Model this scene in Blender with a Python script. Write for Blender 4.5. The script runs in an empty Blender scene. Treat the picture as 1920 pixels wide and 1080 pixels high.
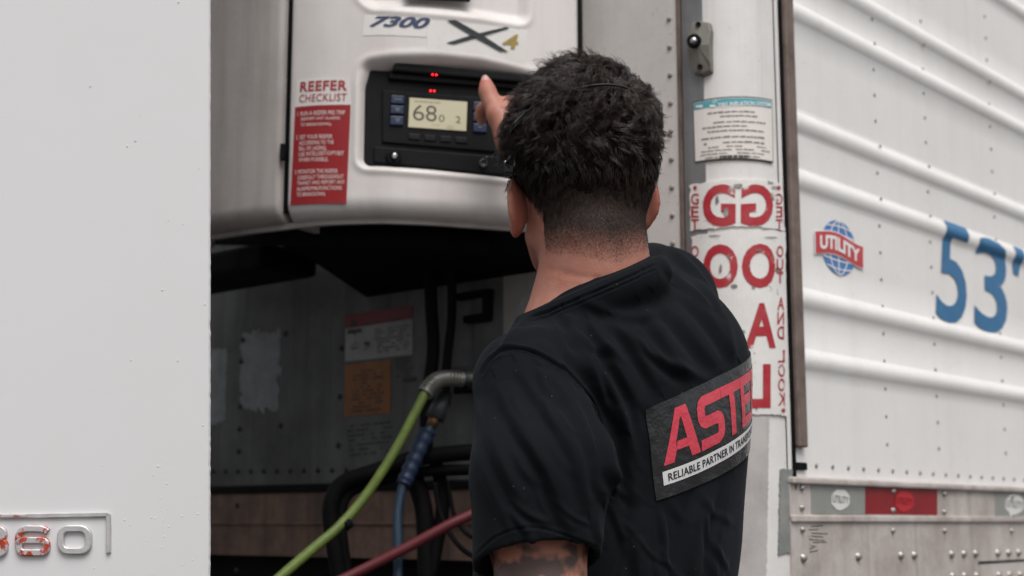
import bpy, bmesh, math, random
import numpy as np
from mathutils import Vector, Matrix, noise
from mathutils.bvhtree import BVHTree
R = math.radians
random.seed(7); rng = np.random.default_rng(7)
scene = bpy.context.scene
col = scene.collection

# ------------------------------------------------------------------ camera, sky, sun
CAMZ = 1.27; PITCH = R(9.35); FPX = 2667.0
cd = bpy.data.cameras.new('camera'); cam = bpy.data.objects.new('camera', cd); col.objects.link(cam)
cam.location = (0, 0, CAMZ); cam.rotation_euler = (R(90) + PITCH, 0, 0)
cd.lens = 50; cd.sensor_width = 36; cd.clip_start = .05; cd.clip_end = 2000
cd.dof.use_dof = True; cd.dof.focus_distance = 1.62; cd.dof.aperture_fstop = 5.0
scene.camera = cam

SUN_EL, SUN_AZ = R(58), R(165)       # azimuth measured clockwise from +Y
w = bpy.data.worlds.new('World'); scene.world = w; w.use_nodes = True
nt = w.node_tree; bg = nt.nodes['Background']
sk = nt.nodes.new('ShaderNodeTexSky'); sk.sky_type = 'NISHITA'; sk.sun_disc = False
sk.sun_elevation = SUN_EL; sk.sun_rotation = SUN_AZ; sk.dust_density = 4; sk.air_density = 1.0
hs = nt.nodes.new('ShaderNodeHueSaturation'); hs.inputs['Saturation'].default_value = .12
nt.links.new(sk.outputs[0], hs.inputs['Color']); nt.links.new(hs.outputs[0], bg.inputs[0])
bg.inputs[1].default_value = .10
sd = bpy.data.lights.new('sun', 'SUN'); sun = bpy.data.objects.new('sun', sd); col.objects.link(sun)
sd.energy = 1.5; sd.angle = R(40); sd.color = (1, .965, .94)
sdir = Vector((math.sin(SUN_AZ)*math.cos(SUN_EL), math.cos(SUN_AZ)*math.cos(SUN_EL), math.sin(SUN_EL)))
sun.rotation_euler = sdir.to_track_quat('Z', 'Y').to_euler()
vs = scene.view_settings
vs.view_transform = 'Standard'; vs.look = 'None'; vs.exposure = .38; vs.gamma = 1; vs.use_curve_mapping = False

# ------------------------------------------------------------------ helpers
CP, SP = math.cos(PITCH), math.sin(PITCH)
def ray(px, py):
    x = (px-960)/FPX; y = (540-py)/FPX
    return Vector((x, CP - y*SP, SP + y*CP))
def P(px, py, Y):
    r = ray(px, py); return Vector((r.x/r.y*Y, Y, CAMZ + r.z/r.y*Y))
def proj(p):
    x, y, z = p[0], p[1], p[2]-CAMZ
    f = y*CP + z*SP; u = -y*SP + z*CP
    return 960 + FPX*x/f, 540 - FPX*u/f

def tag(o, label=None, cat=None, group=None, kind=None):
    if label: o['label'] = label
    if cat: o['category'] = cat
    if group: o['group'] = group
    if kind: o['kind'] = kind
    return o
def thing(name, label, cat, loc=(0, 0, 0), group=None):
    o = bpy.data.objects.new(name, None); col.objects.link(o); o.location = loc; o.empty_display_size = .1
    return tag(o, label, cat, group)
def rootof(o):
    while o.parent: o = o.parent
    return o
def mk(name, verts, faces, mat, parent=None, smooth=False, mats=None):
    """verts in world coordinates"""
    off = rootof(parent).location if parent else Vector()
    me = bpy.data.meshes.new(name)
    if isinstance(verts, np.ndarray): verts = verts - np.array(off)
    else: verts = [(v[0]-off.x, v[1]-off.y, v[2]-off.z) for v in verts]
    me.from_pydata(verts.tolist() if isinstance(verts, np.ndarray) else verts, [], faces.tolist() if isinstance(faces, np.ndarray) else faces)
    me.materials.append(mat)
    if smooth: me.shade_smooth()
    o = bpy.data.objects.new(name, me); col.objects.link(o)
    if parent: o.parent = parent
    return o
class MB:
    def __init__(s): s.v = []; s.f = []
    def add(s, v, f):
        n = len(s.v); s.v += [tuple(q) for q in v]; s.f += [tuple(i+n for i in q) for q in f]
    def box(s, o, ax, ay, az):
        """o = corner, edge vectors"""
        o, ax, ay, az = map(Vector, (o, ax, ay, az))
        v = [o, o+ax, o+ax+ay, o+ay, o+az, o+ax+az, o+ax+ay+az, o+ay+az]
        s.add(v, [(0, 3, 2, 1), (4, 5, 6, 7), (0, 1, 5, 4), (1, 2, 6, 5), (2, 3, 7, 6), (3, 0, 4, 7)])
    def tube(s, pts, rad, n=10, cap=True):
        pts = [Vector(p) for p in pts]; m = len(pts)
        rads = rad if isinstance(rad, (list, tuple)) else [rad]*m
        up = Vector((0.13, .21, 1)).normalized(); V = []
        for i, p in enumerate(pts):
            t = (pts[min(i+1, m-1)] - pts[max(i-1, 0)]).normalized()
            a = t.cross(up)
            if a.length < 1e-3: a = t.cross(Vector((1, 0, 0)))
            a.normalize(); b = a.cross(t).normalized(); up = b
            for k in range(n):
                th = 2*math.pi*k/n; V.append(p + (a*math.cos(th) + b*math.sin(th))*rads[i])
        F = [(i*n+k, i*n+(k+1) % n, (i+1)*n+(k+1) % n, (i+1)*n+k) for i in range(m-1) for k in range(n)]
        if cap: F += [tuple(range(n))[::-1], tuple(range((m-1)*n, m*n))]
        s.add(V, F)
    def build(s, name, mat, parent=None, smooth=False, bevel=0):
        o = mk(name, s.v, s.f, mat, parent, smooth)
        if bevel:
            b = o.modifiers.new('bevel', 'BEVEL'); b.width = bevel; b.segments = 2; b.limit_method = 'ANGLE'
        return o
def catmull(pts, n=8):
    pts = [Vector(p) for p in pts]; out = []
    for i in range(len(pts)-1):
        p0 = pts[max(i-1, 0)]; p1 = pts[i]; p2 = pts[i+1]; p3 = pts[min(i+2, len(pts)-1)]
        for k in range(n):
            t = k/n
            out.append(.5*((2*p1) + (p2-p0)*t + (2*p0-5*p1+4*p2-p3)*t*t + (3*p1-p0-3*p2+p3)*t**3))
    out.append(pts[-1]); return out

# ------------------------------------------------------------------ materials
def mat(name, base, rough=.5, metal=0, dirt=None, dirt_amt=0, dirt_scale=6, streak=0, bump=0, bump_scale=60, spec=.5,
        chips=None, chip_scale=30, chip_th=.62, speck=0, emit=None, sss=0, blotch=0, streak_scale=22, rough_var=.15, coat=0):
    m = bpy.data.materials.new(name); m.use_nodes = True; t = m.node_tree; N = t.nodes; L = t.links
    b = N['Principled BSDF']; b.inputs['Roughness'].default_value = rough; b.inputs['Metallic'].default_value = metal
    b.inputs['Specular IOR Level'].default_value = spec
    b.inputs['Coat Weight'].default_value = coat
    co = N.new('ShaderNodeTexCoord')
    c = None
    def noise_(scale, detail=5, rough_=.6, vec=None):
        n = N.new('ShaderNodeTexNoise'); n.inputs['Scale'].default_value = scale; n.inputs['Detail'].default_value = detail
        n.inputs['Roughness'].default_value = rough_; L.new(vec or co.outputs['Object'], n.inputs['Vector']); return n
    def ramp(src, a, bb, v0=0, v1=1):
        r = N.new('ShaderNodeMapRange'); r.inputs['From Min'].default_value = a; r.inputs['From Max'].default_value = bb
        r.inputs['To Min'].default_value = v0; r.inputs['To Max'].default_value = v1; L.new(src, r.inputs['Value']); return r.outputs[0]
    def mix(fac, A, B):
        x = N.new('ShaderNodeMix'); x.data_type = 'RGBA'
        if isinstance(fac, (int, float)): x.inputs[0].default_value = fac
        else: L.new(fac, x.inputs[0])
        for s_, i in ((A, 6), (B, 7)):
            if isinstance(s_, tuple): x.inputs[i].default_value = s_ + (1,)
            else: L.new(s_, x.inputs[i])
        return x.outputs[2]
    cur = tuple(base)
    if blotch:
        n = noise_(dirt_scale*2.3, 6, .65)
        cur = mix(ramp(n.outputs[0], .35, .7), cur, tuple(min(1, q*(1-blotch)) for q in base))
    if dirt and dirt_amt:
        n = noise_(dirt_scale, 8, .7)
        cur = mix(ramp(n.outputs[0], .42, .8, 0, dirt_amt), cur, dirt)
    if dirt and streak:
        mp = N.new('ShaderNodeMapping'); mp.inputs['Scale'].default_value = (streak_scale, streak_scale, .9); L.new(co.outputs['Object'], mp.inputs[0])
        n = noise_(1, 6, .65, mp.outputs[0])
        cur = mix(ramp(n.outputs[0], .5, .78, 0, streak), cur, dirt)
    if speck:
        n = noise_(170, 2, .5); n2 = noise_(14, 3, .5)
        mm = N.new('ShaderNodeMath'); mm.operation = 'MULTIPLY'
        L.new(ramp(n.outputs[0], .68, .72, 0, speck), mm.inputs[0]); L.new(ramp(n2.outputs[0], .45, .6), mm.inputs[1])
        cur = mix(mm.outputs[0], cur, dirt or (.1, .08, .07))
    if chips:
        n = noise_(chip_scale, 7, .7)
        cur = mix(ramp(n.outputs[0], chip_th, chip_th+.03), cur, chips)
    if isinstance(cur, tuple): b.inputs['Base Color'].default_value = cur + (1,)
    else: L.new(cur, b.inputs['Base Color'])
    if rough_var and metal < .9:
        n = noise_(dirt_scale*1.7, 6, .65); L.new(ramp(n.outputs[0], .3, .75, rough-rough_var*.4, min(1, rough+rough_var)), b.inputs['Roughness'])
    if bump:
        n = noise_(bump_scale, 5, .6); bp = N.new('ShaderNodeBump'); bp.inputs['Strength'].default_value = 1
        bp.inputs['Distance'].default_value = bump; L.new(n.outputs[0], bp.inputs['Height']); L.new(bp.outputs[0], b.inputs['Normal'])
    if emit:
        b.inputs['Emission Color'].default_value = emit[:3] + (1,); b.inputs['Emission Strength'].default_value = emit[3]
    if sss:
        b.inputs['Subsurface Weight'].default_value = sss; b.inputs['Subsurface Scale'].default_value = .01
        b.inputs['Subsurface Radius'].default_value = (1, .3, .15)
    return m
GR = (.20, .165, .145)
M = {
 'cab': mat('cab_paint', (.69, .68, .69), .35, dirt=(.55, .5, .47), dirt_amt=.12, dirt_scale=3, bump=.00012, bump_scale=30, speck=.10, coat=.2),
 'side': mat('trailer_side_paint', (.80, .785, .77), .42, dirt=(.45, .38, .33), dirt_amt=.16, dirt_scale=3, streak=.14, speck=.6, bump=.0018, bump_scale=5),
 'front': mat('trailer_front_paint', (.60, .575, .55), .5, dirt=(.27, .235, .21), dirt_amt=.35, dirt_scale=5, streak=.5, speck=.7, bump=.0008, bump_scale=25),
 'bulk': mat('bulkhead_grimy_shaded_paint', (.135, .14, .14), .6, dirt=(.025, .024, .024), dirt_amt=.8, dirt_scale=5, streak=.8, speck=.6, blotch=.25),  # grime, with the shade of the bay also put into the base colour
 'apron': mat('rusty_apron', (.27, .165, .125), .7, dirt=(.035, .028, .025), dirt_amt=.95, dirt_scale=9, streak=.8, blotch=.3, bump=.002, bump_scale=40),
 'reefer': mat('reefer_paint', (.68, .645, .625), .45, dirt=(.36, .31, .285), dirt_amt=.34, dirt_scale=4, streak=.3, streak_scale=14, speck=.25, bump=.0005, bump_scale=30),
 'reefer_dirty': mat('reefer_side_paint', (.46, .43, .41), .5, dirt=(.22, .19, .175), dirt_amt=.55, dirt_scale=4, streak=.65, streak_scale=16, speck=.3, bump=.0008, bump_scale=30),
 'black': mat('black_plastic', (.005, .0055, .007), .55, dirt=(.015, .014, .014), dirt_amt=.3, dirt_scale=20, bump=.0002, bump_scale=300, spec=.14),
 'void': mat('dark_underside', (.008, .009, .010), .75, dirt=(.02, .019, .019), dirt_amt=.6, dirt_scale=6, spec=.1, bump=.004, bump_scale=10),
 'rubber': mat('rubber', (.005, .005, .006), .65, dirt=(.02, .019, .018), dirt_amt=.3, dirt_scale=14, spec=.1),
 'seal': mat('weathered_seal', (.19, .14, .12), .8, dirt=(.06, .045, .04), dirt_amt=.9, dirt_scale=25, streak=.7, streak_scale=120, bump=.001, bump_scale=120),
 'post': mat('corner_post_paint', (.74, .72, .70), .4, dirt=(.33, .30, .28), dirt_amt=.3, dirt_scale=7, streak=.35, speck=.5, streak_scale=30),
 'scuff': mat('scuffed_bare_spots', (.15, .135, .125), .6, dirt=(.6, .57, .55), dirt_amt=.9, dirt_scale=60),
 'mid': mat('darker_front_paint', (.30, .29, .28), .55, dirt=(.12, .11, .10), dirt_amt=.5, dirt_scale=5, streak=.6, speck=.7),  # front wall paint in a darker tone, with dirt streaks
 'primer': mat('scraped_primer', (.50, .47, .455), .55, dirt=(.28, .265, .25), dirt_amt=.8, dirt_scale=12, streak=.7, streak_scale=50, speck=.6),
 'tarnish': mat('tarnished_green_metal', (.24, .255, .245), .5, .3, dirt=(.42, .40, .38), dirt_amt=.9, dirt_scale=14, streak=.6, streak_scale=50),
 'galv': mat('galvanised_metal', (.24, .25, .26), .45, .4, dirt=(.12, .105, .095), dirt_amt=.6, dirt_scale=16, streak=.6, streak_scale=60, speck=.6),
 'rail': mat('stained_steel_rail', (.60, .545, .515), .45, .15, dirt=(.22, .165, .135), dirt_amt=.75, dirt_scale=9, streak=.5, streak_scale=20, speck=.8, bump=.0006, bump_scale=70),
 'rivet': mat('rivet_metal', (.42, .39, .37), .38, .6, dirt=(.16, .12, .1), dirt_amt=.5, dirt_scale=60),
 'rivet_white': mat('painted_rivet', (.33, .29, .265), .5, .1, dirt=(.12, .09, .08), dirt_amt=.7, dirt_scale=60),
 'rivet_dark': mat('grimy_rivet', (.04, .04, .04), .5, .4),
 'bracket': mat('olive_grey_bracket', (.20, .19, .165), .5, .2, dirt=(.09, .08, .07), dirt_amt=.7, dirt_scale=30),
 'chrome': mat('bright_metal', (.55, .55, .55), .25, .9),
 'badge': mat('badge_worn_red', (.58, .55, .555), .36, .45, chips=(.50, .07, .035), chip_scale=60, chip_th=.50, dirt_scale=30, bump=.0003, bump_scale=220),
 'badge_grey': mat('badge_worn_metal', (.60, .58, .585), .36, .45, dirt=(.28, .265, .26), dirt_amt=.55, dirt_scale=50, bump=.0003, bump_scale=220),
 'sticker': mat('white_sticker', (.72, .70, .675), .45, dirt=(.4, .34, .3), dirt_amt=.3, dirt_scale=12, speck=.5),
 'sticker_worn': mat('worn_white_sticker', (.76, .74, .715), .4, dirt=(.40, .36, .33), dirt_amt=.35, dirt_scale=16, speck=.8, chips=(.13, .11, .10), chip_scale=22, chip_th=.63, bump=.0004, bump_scale=60),
 'cream': mat('aged_cream_sticker', (.74, .69, .645), .45, dirt=(.76, .73, .72), dirt_amt=.6, dirt_scale=18),
 'red': mat('red_print', (.29, .012, .016), .42, dirt=(.2, .02, .02), dirt_amt=.3, dirt_scale=20),
 'red_worn': mat('worn_red_letter', (.38, .010, .022), .42, dirt=(.5, .2, .18), dirt_amt=.35, dirt_scale=30, chips=(.62, .58, .56), chip_scale=30, chip_th=.60),
 'red_text': mat('red_lettering', (.34, .025, .035), .5),
 'white_text': mat('white_lettering', (.72, .66, .63), .5),
 'dark_text': mat('dark_lettering', (.07, .06, .055), .6),
 'grey_text': mat('faded_lettering', (.22, .19, .175), .6),
 'navy': mat('navy_print', (.018, .034, .10), .4),
 'blackprint': mat('black_print', (.012, .02, .022), .4),
 'gold': mat('gold_print', (.32, .23, .05), .4),
 'teal': mat('teal_print', (.07, .34, .40), .45, chips=(.6, .62, .62), chip_scale=60, chip_th=.62),
 'blue_decal': mat('blue_decal', (.035, .165, .34), .4, dirt=(.02, .09, .2), dirt_amt=.4, dirt_scale=12),
 'globe': mat('globe_blue', (.06, .20, .50), .4),
 'ribbon': mat('ribbon_red', (.53, .045, .05), .4),
 'logo_white': mat('logo_white', (.82, .80, .80), .4),
 'button': mat('blue_button', (.006, .016, .055), .4), 'button_mark': mat('button_symbol', (.09, .11, .16), .5),
 'key': mat('soft_key', (.008, .008, .009), .5, spec=.2),
 'lcd': mat('lit_display', (.30, .28, .20), .25, emit=(.70, .62, .42, .26), rough_var=0),
 'lcd_ink': mat('display_segments', (.07, .06, .045), .5), 'lcd_faint': mat('display_faint', (.22, .19, .13), .5, emit=(.4, .33, .2, .2)),
 'led': mat('lit_red_led', (.5, .01, .01), .3, emit=(1, .012, .02, 3)),
 'tape_silver': mat('silver_reflective_tape', (.33, .34, .32), .4, .2, dirt=(.2, .19, .17), dirt_amt=.5, dirt_scale=18, speck=.5),
 'tape_red': mat('red_reflective_tape', (.26, .012, .016), .35, dirt=(.12, .01, .012), dirt_amt=.5, dirt_scale=18),
 'tape_mark': mat('tape_emblem_pale', (.72, .72, .68), .4), 'tape_mark_red': mat('tape_emblem_red', (.5, .02, .03), .4), 'tape_ink': mat('tape_emblem_ink', (.25, .25, .24), .5),
 'orange': mat('dim_orange_label', (.26, .085, .008), .5, dirt=(.09, .04, .015), dirt_amt=.7, dirt_scale=14),
 'label_grey': mat('grimy_label', (.30, .305, .31), .5, dirt=(.12, .08, .08), dirt_amt=.5, dirt_scale=14),
 'label_red': mat('grimy_red_label', (.17, .008, .014), .5),
 'label_ink': mat('grimy_ink', (.035, .035, .038), .6), 'pale_patch': mat('glue_residue', (.24, .25, .26), .5, dirt=(.12, .12, .12), dirt_amt=.9, dirt_scale=22),
 'hose_green': mat('green_air_hose', (.135, .195, .032), .5, dirt=(.045, .06, .02), dirt_amt=.7, dirt_scale=30, bump=.0004, bump_scale=150),
 'hose_red': mat('red_air_hose', (.12, .011, .018), .5, dirt=(.09, .02, .02), dirt_amt=.4, dirt_scale=30),
 'hose_blue': mat('blue_air_hose', (.014, .040, .075), .5, dirt=(.015, .03, .05), dirt_amt=.4, dirt_scale=30),
 'grip_blue': mat('blue_rubber_grip', (.008, .022, .06), .5), 'brass': mat('brass_fitting', (.22, .12, .06), .4, .8),
 'spring': mat('spring_guard_steel', (.33, .33, .31), .35, .8), 'casting': mat('grimy_casting', (.07, .075, .08), .45, .5),
 'asphalt': mat('asphalt', (.055, .053, .052), .85, dirt=(.03, .03, .03), dirt_amt=.5, dirt_scale=2, bump=.004, bump_scale=120),
 'denim': mat('dark_denim', (.025, .03, .045), .8, bump=.0005, bump_scale=500), 'shoe': mat('black_shoe', (.02, .02, .02), .5),
 'strap': mat('black_elastic', (.012, .013, .015), .5, spec=.4),
 'tyre': mat('tyre_rubber', (.02, .02, .02), .7), 'rim': mat('wheel_rim', (.5, .5, .5), .35, .8),
 'print_grey': mat('shirt_print_base', (.018, .019, .021), .24, dirt=(.038, .038, .04), dirt_amt=.6, dirt_scale=18, bump=.0040, bump_scale=26, spec=.6),
 'print_red': mat('shirt_print_red', (.62, .055, .085), .36, dirt=(.6, .10, .12), dirt_amt=.35, dirt_scale=22, bump=.0036, bump_scale=26, spec=.5),
 'print_white': mat('shirt_print_white', (.72, .71, .71), .4, bump=.0008, bump_scale=45), 'print_ink': mat('shirt_print_lettering', (.02, .024, .03), .5),
}

# ------------------------------------------------------------------ vertical sheets: every wall is a plan polyline raised upright
class Sheet:
    def __init__(s, pts, prof=None, lean=0):
        s.p = [Vector((p[0], p[1])) for p in pts]; s.prof = prof; s.cum = [0]
        for a, b in zip(s.p, s.p[1:]): s.cum.append(s.cum[-1] + (b-a).length)
        s.len = s.cum[-1]; m = len(s.p); s.n = []
        for i in range(m):
            t = (s.p[min(i+1, m-1)] - s.p[max(i-1, 0)]).normalized(); s.n.append(Vector((t.y, -t.x)))
    def at(s, u):
        i = 0
        while i < len(s.p)-2 and u > s.cum[i+1]: i += 1
        d = s.cum[i+1]-s.cum[i]; t = (u-s.cum[i])/d; tc = min(1, max(0, t))
        return s.p[i].lerp(s.p[i+1], t) if t <= 1 and t >= 0 else s.p[i] + (s.p[i+1]-s.p[i])*t, s.n[i].lerp(s.n[i+1], tc).normalized()
    def pos(s, u, z, off=0):
        p, n = s.at(u)
        if s.prof: off = off + s.prof(z)
        return Vector((p.x + n.x*off, p.y + n.y*off, z))
    def hit(s, px, py):
        r = ray(px, py); best = None; m = len(s.p)
        for i in range(m-1):
            a, b = s.p[i], s.p[i+1]; e = b-a
            # r.xy * t = a + e*k
            det = r.x*(-e.y) + e.x*r.y
            if abs(det) < 1e-12: continue
            t = (a.x*(-e.y) + e.x*a.y)/det; k = (r.x*a.y - r.y*a.x)/det
            lo = -1e-6 if i > 0 else -1e9; hi = 1+1e-6 if i < m-2 else 1e9
            if t > 0 and lo <= k <= hi and (best is None or t < best[0]):
                best = (t, s.cum[i] + k*e.length, CAMZ + r.z*t)
        return best[1], best[2]
    def rot(s, u):
        n = s.at(u)[1]; return math.atan2(n.y, n.x) + math.pi/2       # rotates local -Y onto the normal
def bil(c, u, v):
    """c = TL,TR,BR,BL; v = 0 bottom .. 1 top"""
    a = [c[3][k]*(1-u) + c[2][k]*u for k in (0, 1)]; b = [c[0][k]*(1-u) + c[1][k]*u for k in (0, 1)]
    return a[0]*(1-v) + b[0]*v, a[1]*(1-v) + b[1]*v
def corners(sh, quad): return [sh.hit(*q) for q in quad]
def patch(name, sh, quad, off, m, parent, nx=None, ny=1, jag=0, thick=True, px=True):
    c = corners(sh, quad) if px else quad
    nx = nx or (max(1, min(30, int(abs(c[1][0]-c[0][0])/.008))) if len(sh.p) > 2 else 1)
    if jag: nx = max(nx, 24); ny = max(ny, int(24*abs(c[0][1]-c[3][1])/max(.01, abs(c[1][0]-c[0][0]))))
    V = []; F = []; rr = random.Random(hash(name+str(quad[0])) % 1000 if 0 else int(abs(quad[0][0]*7+quad[0][1]*13)))
    for j in range(ny+1):
        for i in range(nx+1):
            s_, z_ = bil(c, i/nx, j/ny)
            if jag and (i in (0, nx) or j in (0, ny)): s_ += rr.gauss(0, jag); z_ += rr.gauss(0, jag)
            V.append(sh.pos(s_, z_, off))
    W = nx+1
    for j in range(ny):
        for i in range(nx): F.append((j*W+i, j*W+i+1, (j+1)*W+i+1, (j+1)*W+i))
    if thick:      # skirt down to the wall
        per = [i for i in range(W)] + [j*W+nx for j in range(1, ny+1)] + [ny*W+i for i in range(nx-1, -1, -1)] + [j*W for j in range(ny-1, 0, -1)]
        n0 = len(V)
        for k in per:
            j, i = divmod(k, W); s_, z_ = bil(c, i/nx, j/ny); V.append(sh.pos(s_, z_, -.0005))
        L_ = len(per)
        for k in range(L_): F.append((per[k], n0+k, n0+(k+1) % L_, per[(k+1) % L_]))
    return mk(name, V, F, m, parent, smooth=False)
def poly(name, sh, pts, off, m, parent, depth=None):
    """filled polygon given in pixels"""
    P2 = [sh.hit(*q) for q in pts]; n = len(P2)
    V = [sh.pos(s_, z_, off) for s_, z_ in P2]; F = [tuple(range(n))]
    if depth:
        V += [sh.pos(s_, z_, off-depth) for s_, z_ in P2]; F += [(i, i+n, (i+1) % n + n, (i+1) % n) for i in range(n)]
    o = mk(name, V, F, m, parent); return o
_tc = {}
def text_geo(txt, bold=0, shear=0, spacing=1.0):
    k = (txt, bold, shear, spacing)
    if k in _tc: return _tc[k]
    cu = bpy.data.curves.new('lettering', 'FONT'); cu.body = txt; cu.offset = bold; cu.shear = shear; cu.space_character = spacing
    cu.resolution_u = 4; cu.size = 1
    o = bpy.data.objects.new('lettering', cu); col.objects.link(o)
    dg = bpy.context.evaluated_depsgraph_get(); me = bpy.data.meshes.new_from_object(o.evaluated_get(dg))
    v = np.array([q.co[:2] for q in me.vertices]); f = [tuple(p.vertices) for p in me.polygons]
    bpy.data.objects.remove(o); bpy.data.curves.remove(cu); bpy.data.meshes.remove(me)
    v = (v - v.min(0))/(v.max(0)-v.min(0)); _tc[k] = (v, f); return _tc[k]
def cut(v, f, nx, ny):
    bm = bmesh.new(); bv = [bm.verts.new((a, b, 0)) for a, b in v]
    for q in f:
        try: bm.faces.new([bv[i] for i in q])
        except ValueError: pass
    for n, ax in ((nx, 0), (ny, 1)):
        for k in range(1, n):
            pc = Vector((0, 0, 0)); pc[ax] = k/n; no = Vector((0, 0, 0)); no[ax] = 1
            bmesh.ops.bisect_plane(bm, geom=bm.verts[:]+bm.edges[:]+bm.faces[:], dist=1e-6, plane_co=pc, plane_no=no)
    bm.verts.index_update()
    v2 = [tuple(q.co[:2]) for q in bm.verts]; f2 = [tuple(x.index for x in q.verts) for q in bm.faces]; bm.free(); return v2, f2
def lettering(sh, txt, quad, off, m, parent, bold=0, shear=0, spacing=1, mirror=False, cuts=None, name='lettering', px=True):
    v, f = text_geo(txt, bold, shear, spacing)
    if cuts: v, f = cut(v, f, *cuts)
    c = corners(sh, quad) if px else quad
    V = []
    for a, b in v:
        if mirror: a = 1-a
        s_, z_ = bil(c, a, b); V.append(sh.pos(s_, z_, off))
    if mirror: f = [q[::-1] for q in f]
    return mk(name, V, list(f), m, parent)
def dashes(sh, quad, rows, off, m, parent, seed=0, fill=.8, height=.5, name='faded_print', ragged=.2, cols=26):
    rr = random.Random(seed); c = corners(sh, quad); B = MB()
    for r_ in range(rows):
        v0 = 1-(r_+.75)/rows; v1 = v0 + height/rows; u = rr.uniform(0, ragged*.5); end = 1-rr.uniform(0, ragged)
        while u < end:
            wd = rr.uniform(1.0, 3.5)/cols
            if rr.random() < fill:
                q = [bil(c, x, y+rr.uniform(-.06, .06)/rows) for x, y in ((u, v0), (min(1, u+wd*.85), v0), (min(1, u+wd*.85), v1), (u, v1))]
                B.add([sh.pos(a, b, off) for a, b in q], [(0, 1, 2, 3)])
            u += wd
    return B.build(name, m, parent)
def dome(r, h, ring=0, seg=10):
    V = [(0, -h, 0)]; F = []
    prof = [(r*math.sin(a), -h*math.cos(a)) for a in (R(30), R(60), R(88))]
    if ring: prof += [(r+ring, -.0004)]
    for rr, y in prof:
        V += [(rr*math.cos(2*math.pi*k/seg), y, rr*math.sin(2*math.pi*k/seg)) for k in range(seg)]
    for k in range(seg): F.append((0, 1+(k+1) % seg, 1+k))
    for j in range(len(prof)-1):
        for k in range(seg): F.append((1+j*seg+k, 1+j*seg+(k+1) % seg, 1+(j+1)*seg+(k+1) % seg, 1+(j+1)*seg+k))
    return V, [q[::-1] for q in F]
_rm = {}
def rivet(sh, px, py, r, h, m, parent, off=0, name='rivet', sz=None):
    key = (r, h, m.name)
    if key not in _rm:
        me = bpy.data.meshes.new(name); v, f = dome(r, h); me.from_pydata(v, [], f); me.materials.append(m); me.shade_smooth()
        bm = bmesh.new(); bm.from_mesh(me); bmesh.ops.recalc_face_normals(bm, faces=bm.faces); bm.to_mesh(me); bm.free(); _rm[key] = me
    s_, z_ = sz if sz else sh.hit(px, py)
    o = bpy.data.objects.new(name, _rm[key]); col.objects.link(o); o.parent = parent
    o.location = sh.pos(s_, z_, off) - rootof(parent).location; o.rotation_euler = (random.uniform(-.12, .12), 0, sh.rot(s_)); return o
def raise_(name, sh, s0, s1, z0, z1, off, m, parent, ns=1, back=-.002, bevel=0, smooth=False):
    """solid strip standing proud of a sheet"""
    B = MB()
    V = []; F = []
    for i in range(ns+1):
        s_ = s0 + (s1-s0)*i/ns
        V += [sh.pos(s_, z0, off), sh.pos(s_, z1, off), sh.pos(s_, z1, back), sh.pos(s_, z0, back)]
    for i in range(ns):
        a = 4*i; b = a+4
        F += [(a, b, b+1, a+1), (a+1, b+1, b+2, a+2), (a+2, b+2, b+3, a+3), (a+3, b+3, b, a)]
    F += [(0, 1, 2, 3), (4*ns+3, 4*ns+2, 4*ns+1, 4*ns)]
    B.add(V, F); return B.build(name, m, parent, smooth, bevel)

# ------------------------------------------------------------------ ground
g = mk('ground', [(-150, -150, 0), (150, -150, 0), (150, 150, 0), (-150, 150, 0)], [(0, 1, 2, 3)], M['asphalt']); tag(g, kind='structure')

# ------------------------------------------------------------------ trailer plan
A = R(41.3); DS = Vector((math.sin(A), math.cos(A))); NS = Vector((DS.y, -DS.x)); DF = Vector((-math.cos(A), math.sin(A))); NF = Vector((-math.sin(A), -math.cos(A)))
TS = Vector((.42, 2.19)); RC = .09; CC = TS - NS*RC; TF = CC + NF*RC
ridge_px = [-257, -58, 27, 230, 337, 558, 672]
side0 = Sheet([TS, TS + DS*12])
ridge_z = [side0.hit(1500, y)[1] for y in ridge_px] + []
zsp = ridge_z[0] - ridge_z[1]
ridge_z = [ridge_z[0] + .09, ] + ridge_z + [ridge_z[0] + .34, ridge_z[0] + .43, ridge_z[0]+.68, ridge_z[0]+.77]
def ridge(z):
    o = 0
    for rz in ridge_z:
        d = (z-rz)/.0185
        if abs(d) < 1: o = max(o, .0085*(1-d*d)**1.2)
    return o
side = Sheet([TS, TS + DS*12], ridge)
front = Sheet([TF + DF*2.45, TF])
arc = [CC + (NF*math.cos(t) + NS*math.sin(t))*RC for t in [R(90)*k/16 for k in range(17)]]
corner = Sheet([TF + DF*.045] + arc)
ZR = side0.hit(1500, 894)[1]                   # underside of the white skin, top of the steel rail
ZT = 3.9
tr = thing('semi_trailer', 'white ribbed refrigerated semi trailer with riveted sides and peeling corner stickers', 'trailer', (TS.x, TS.y, 0))
s_b0 = side0.hit(1487, 300)[0]
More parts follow.
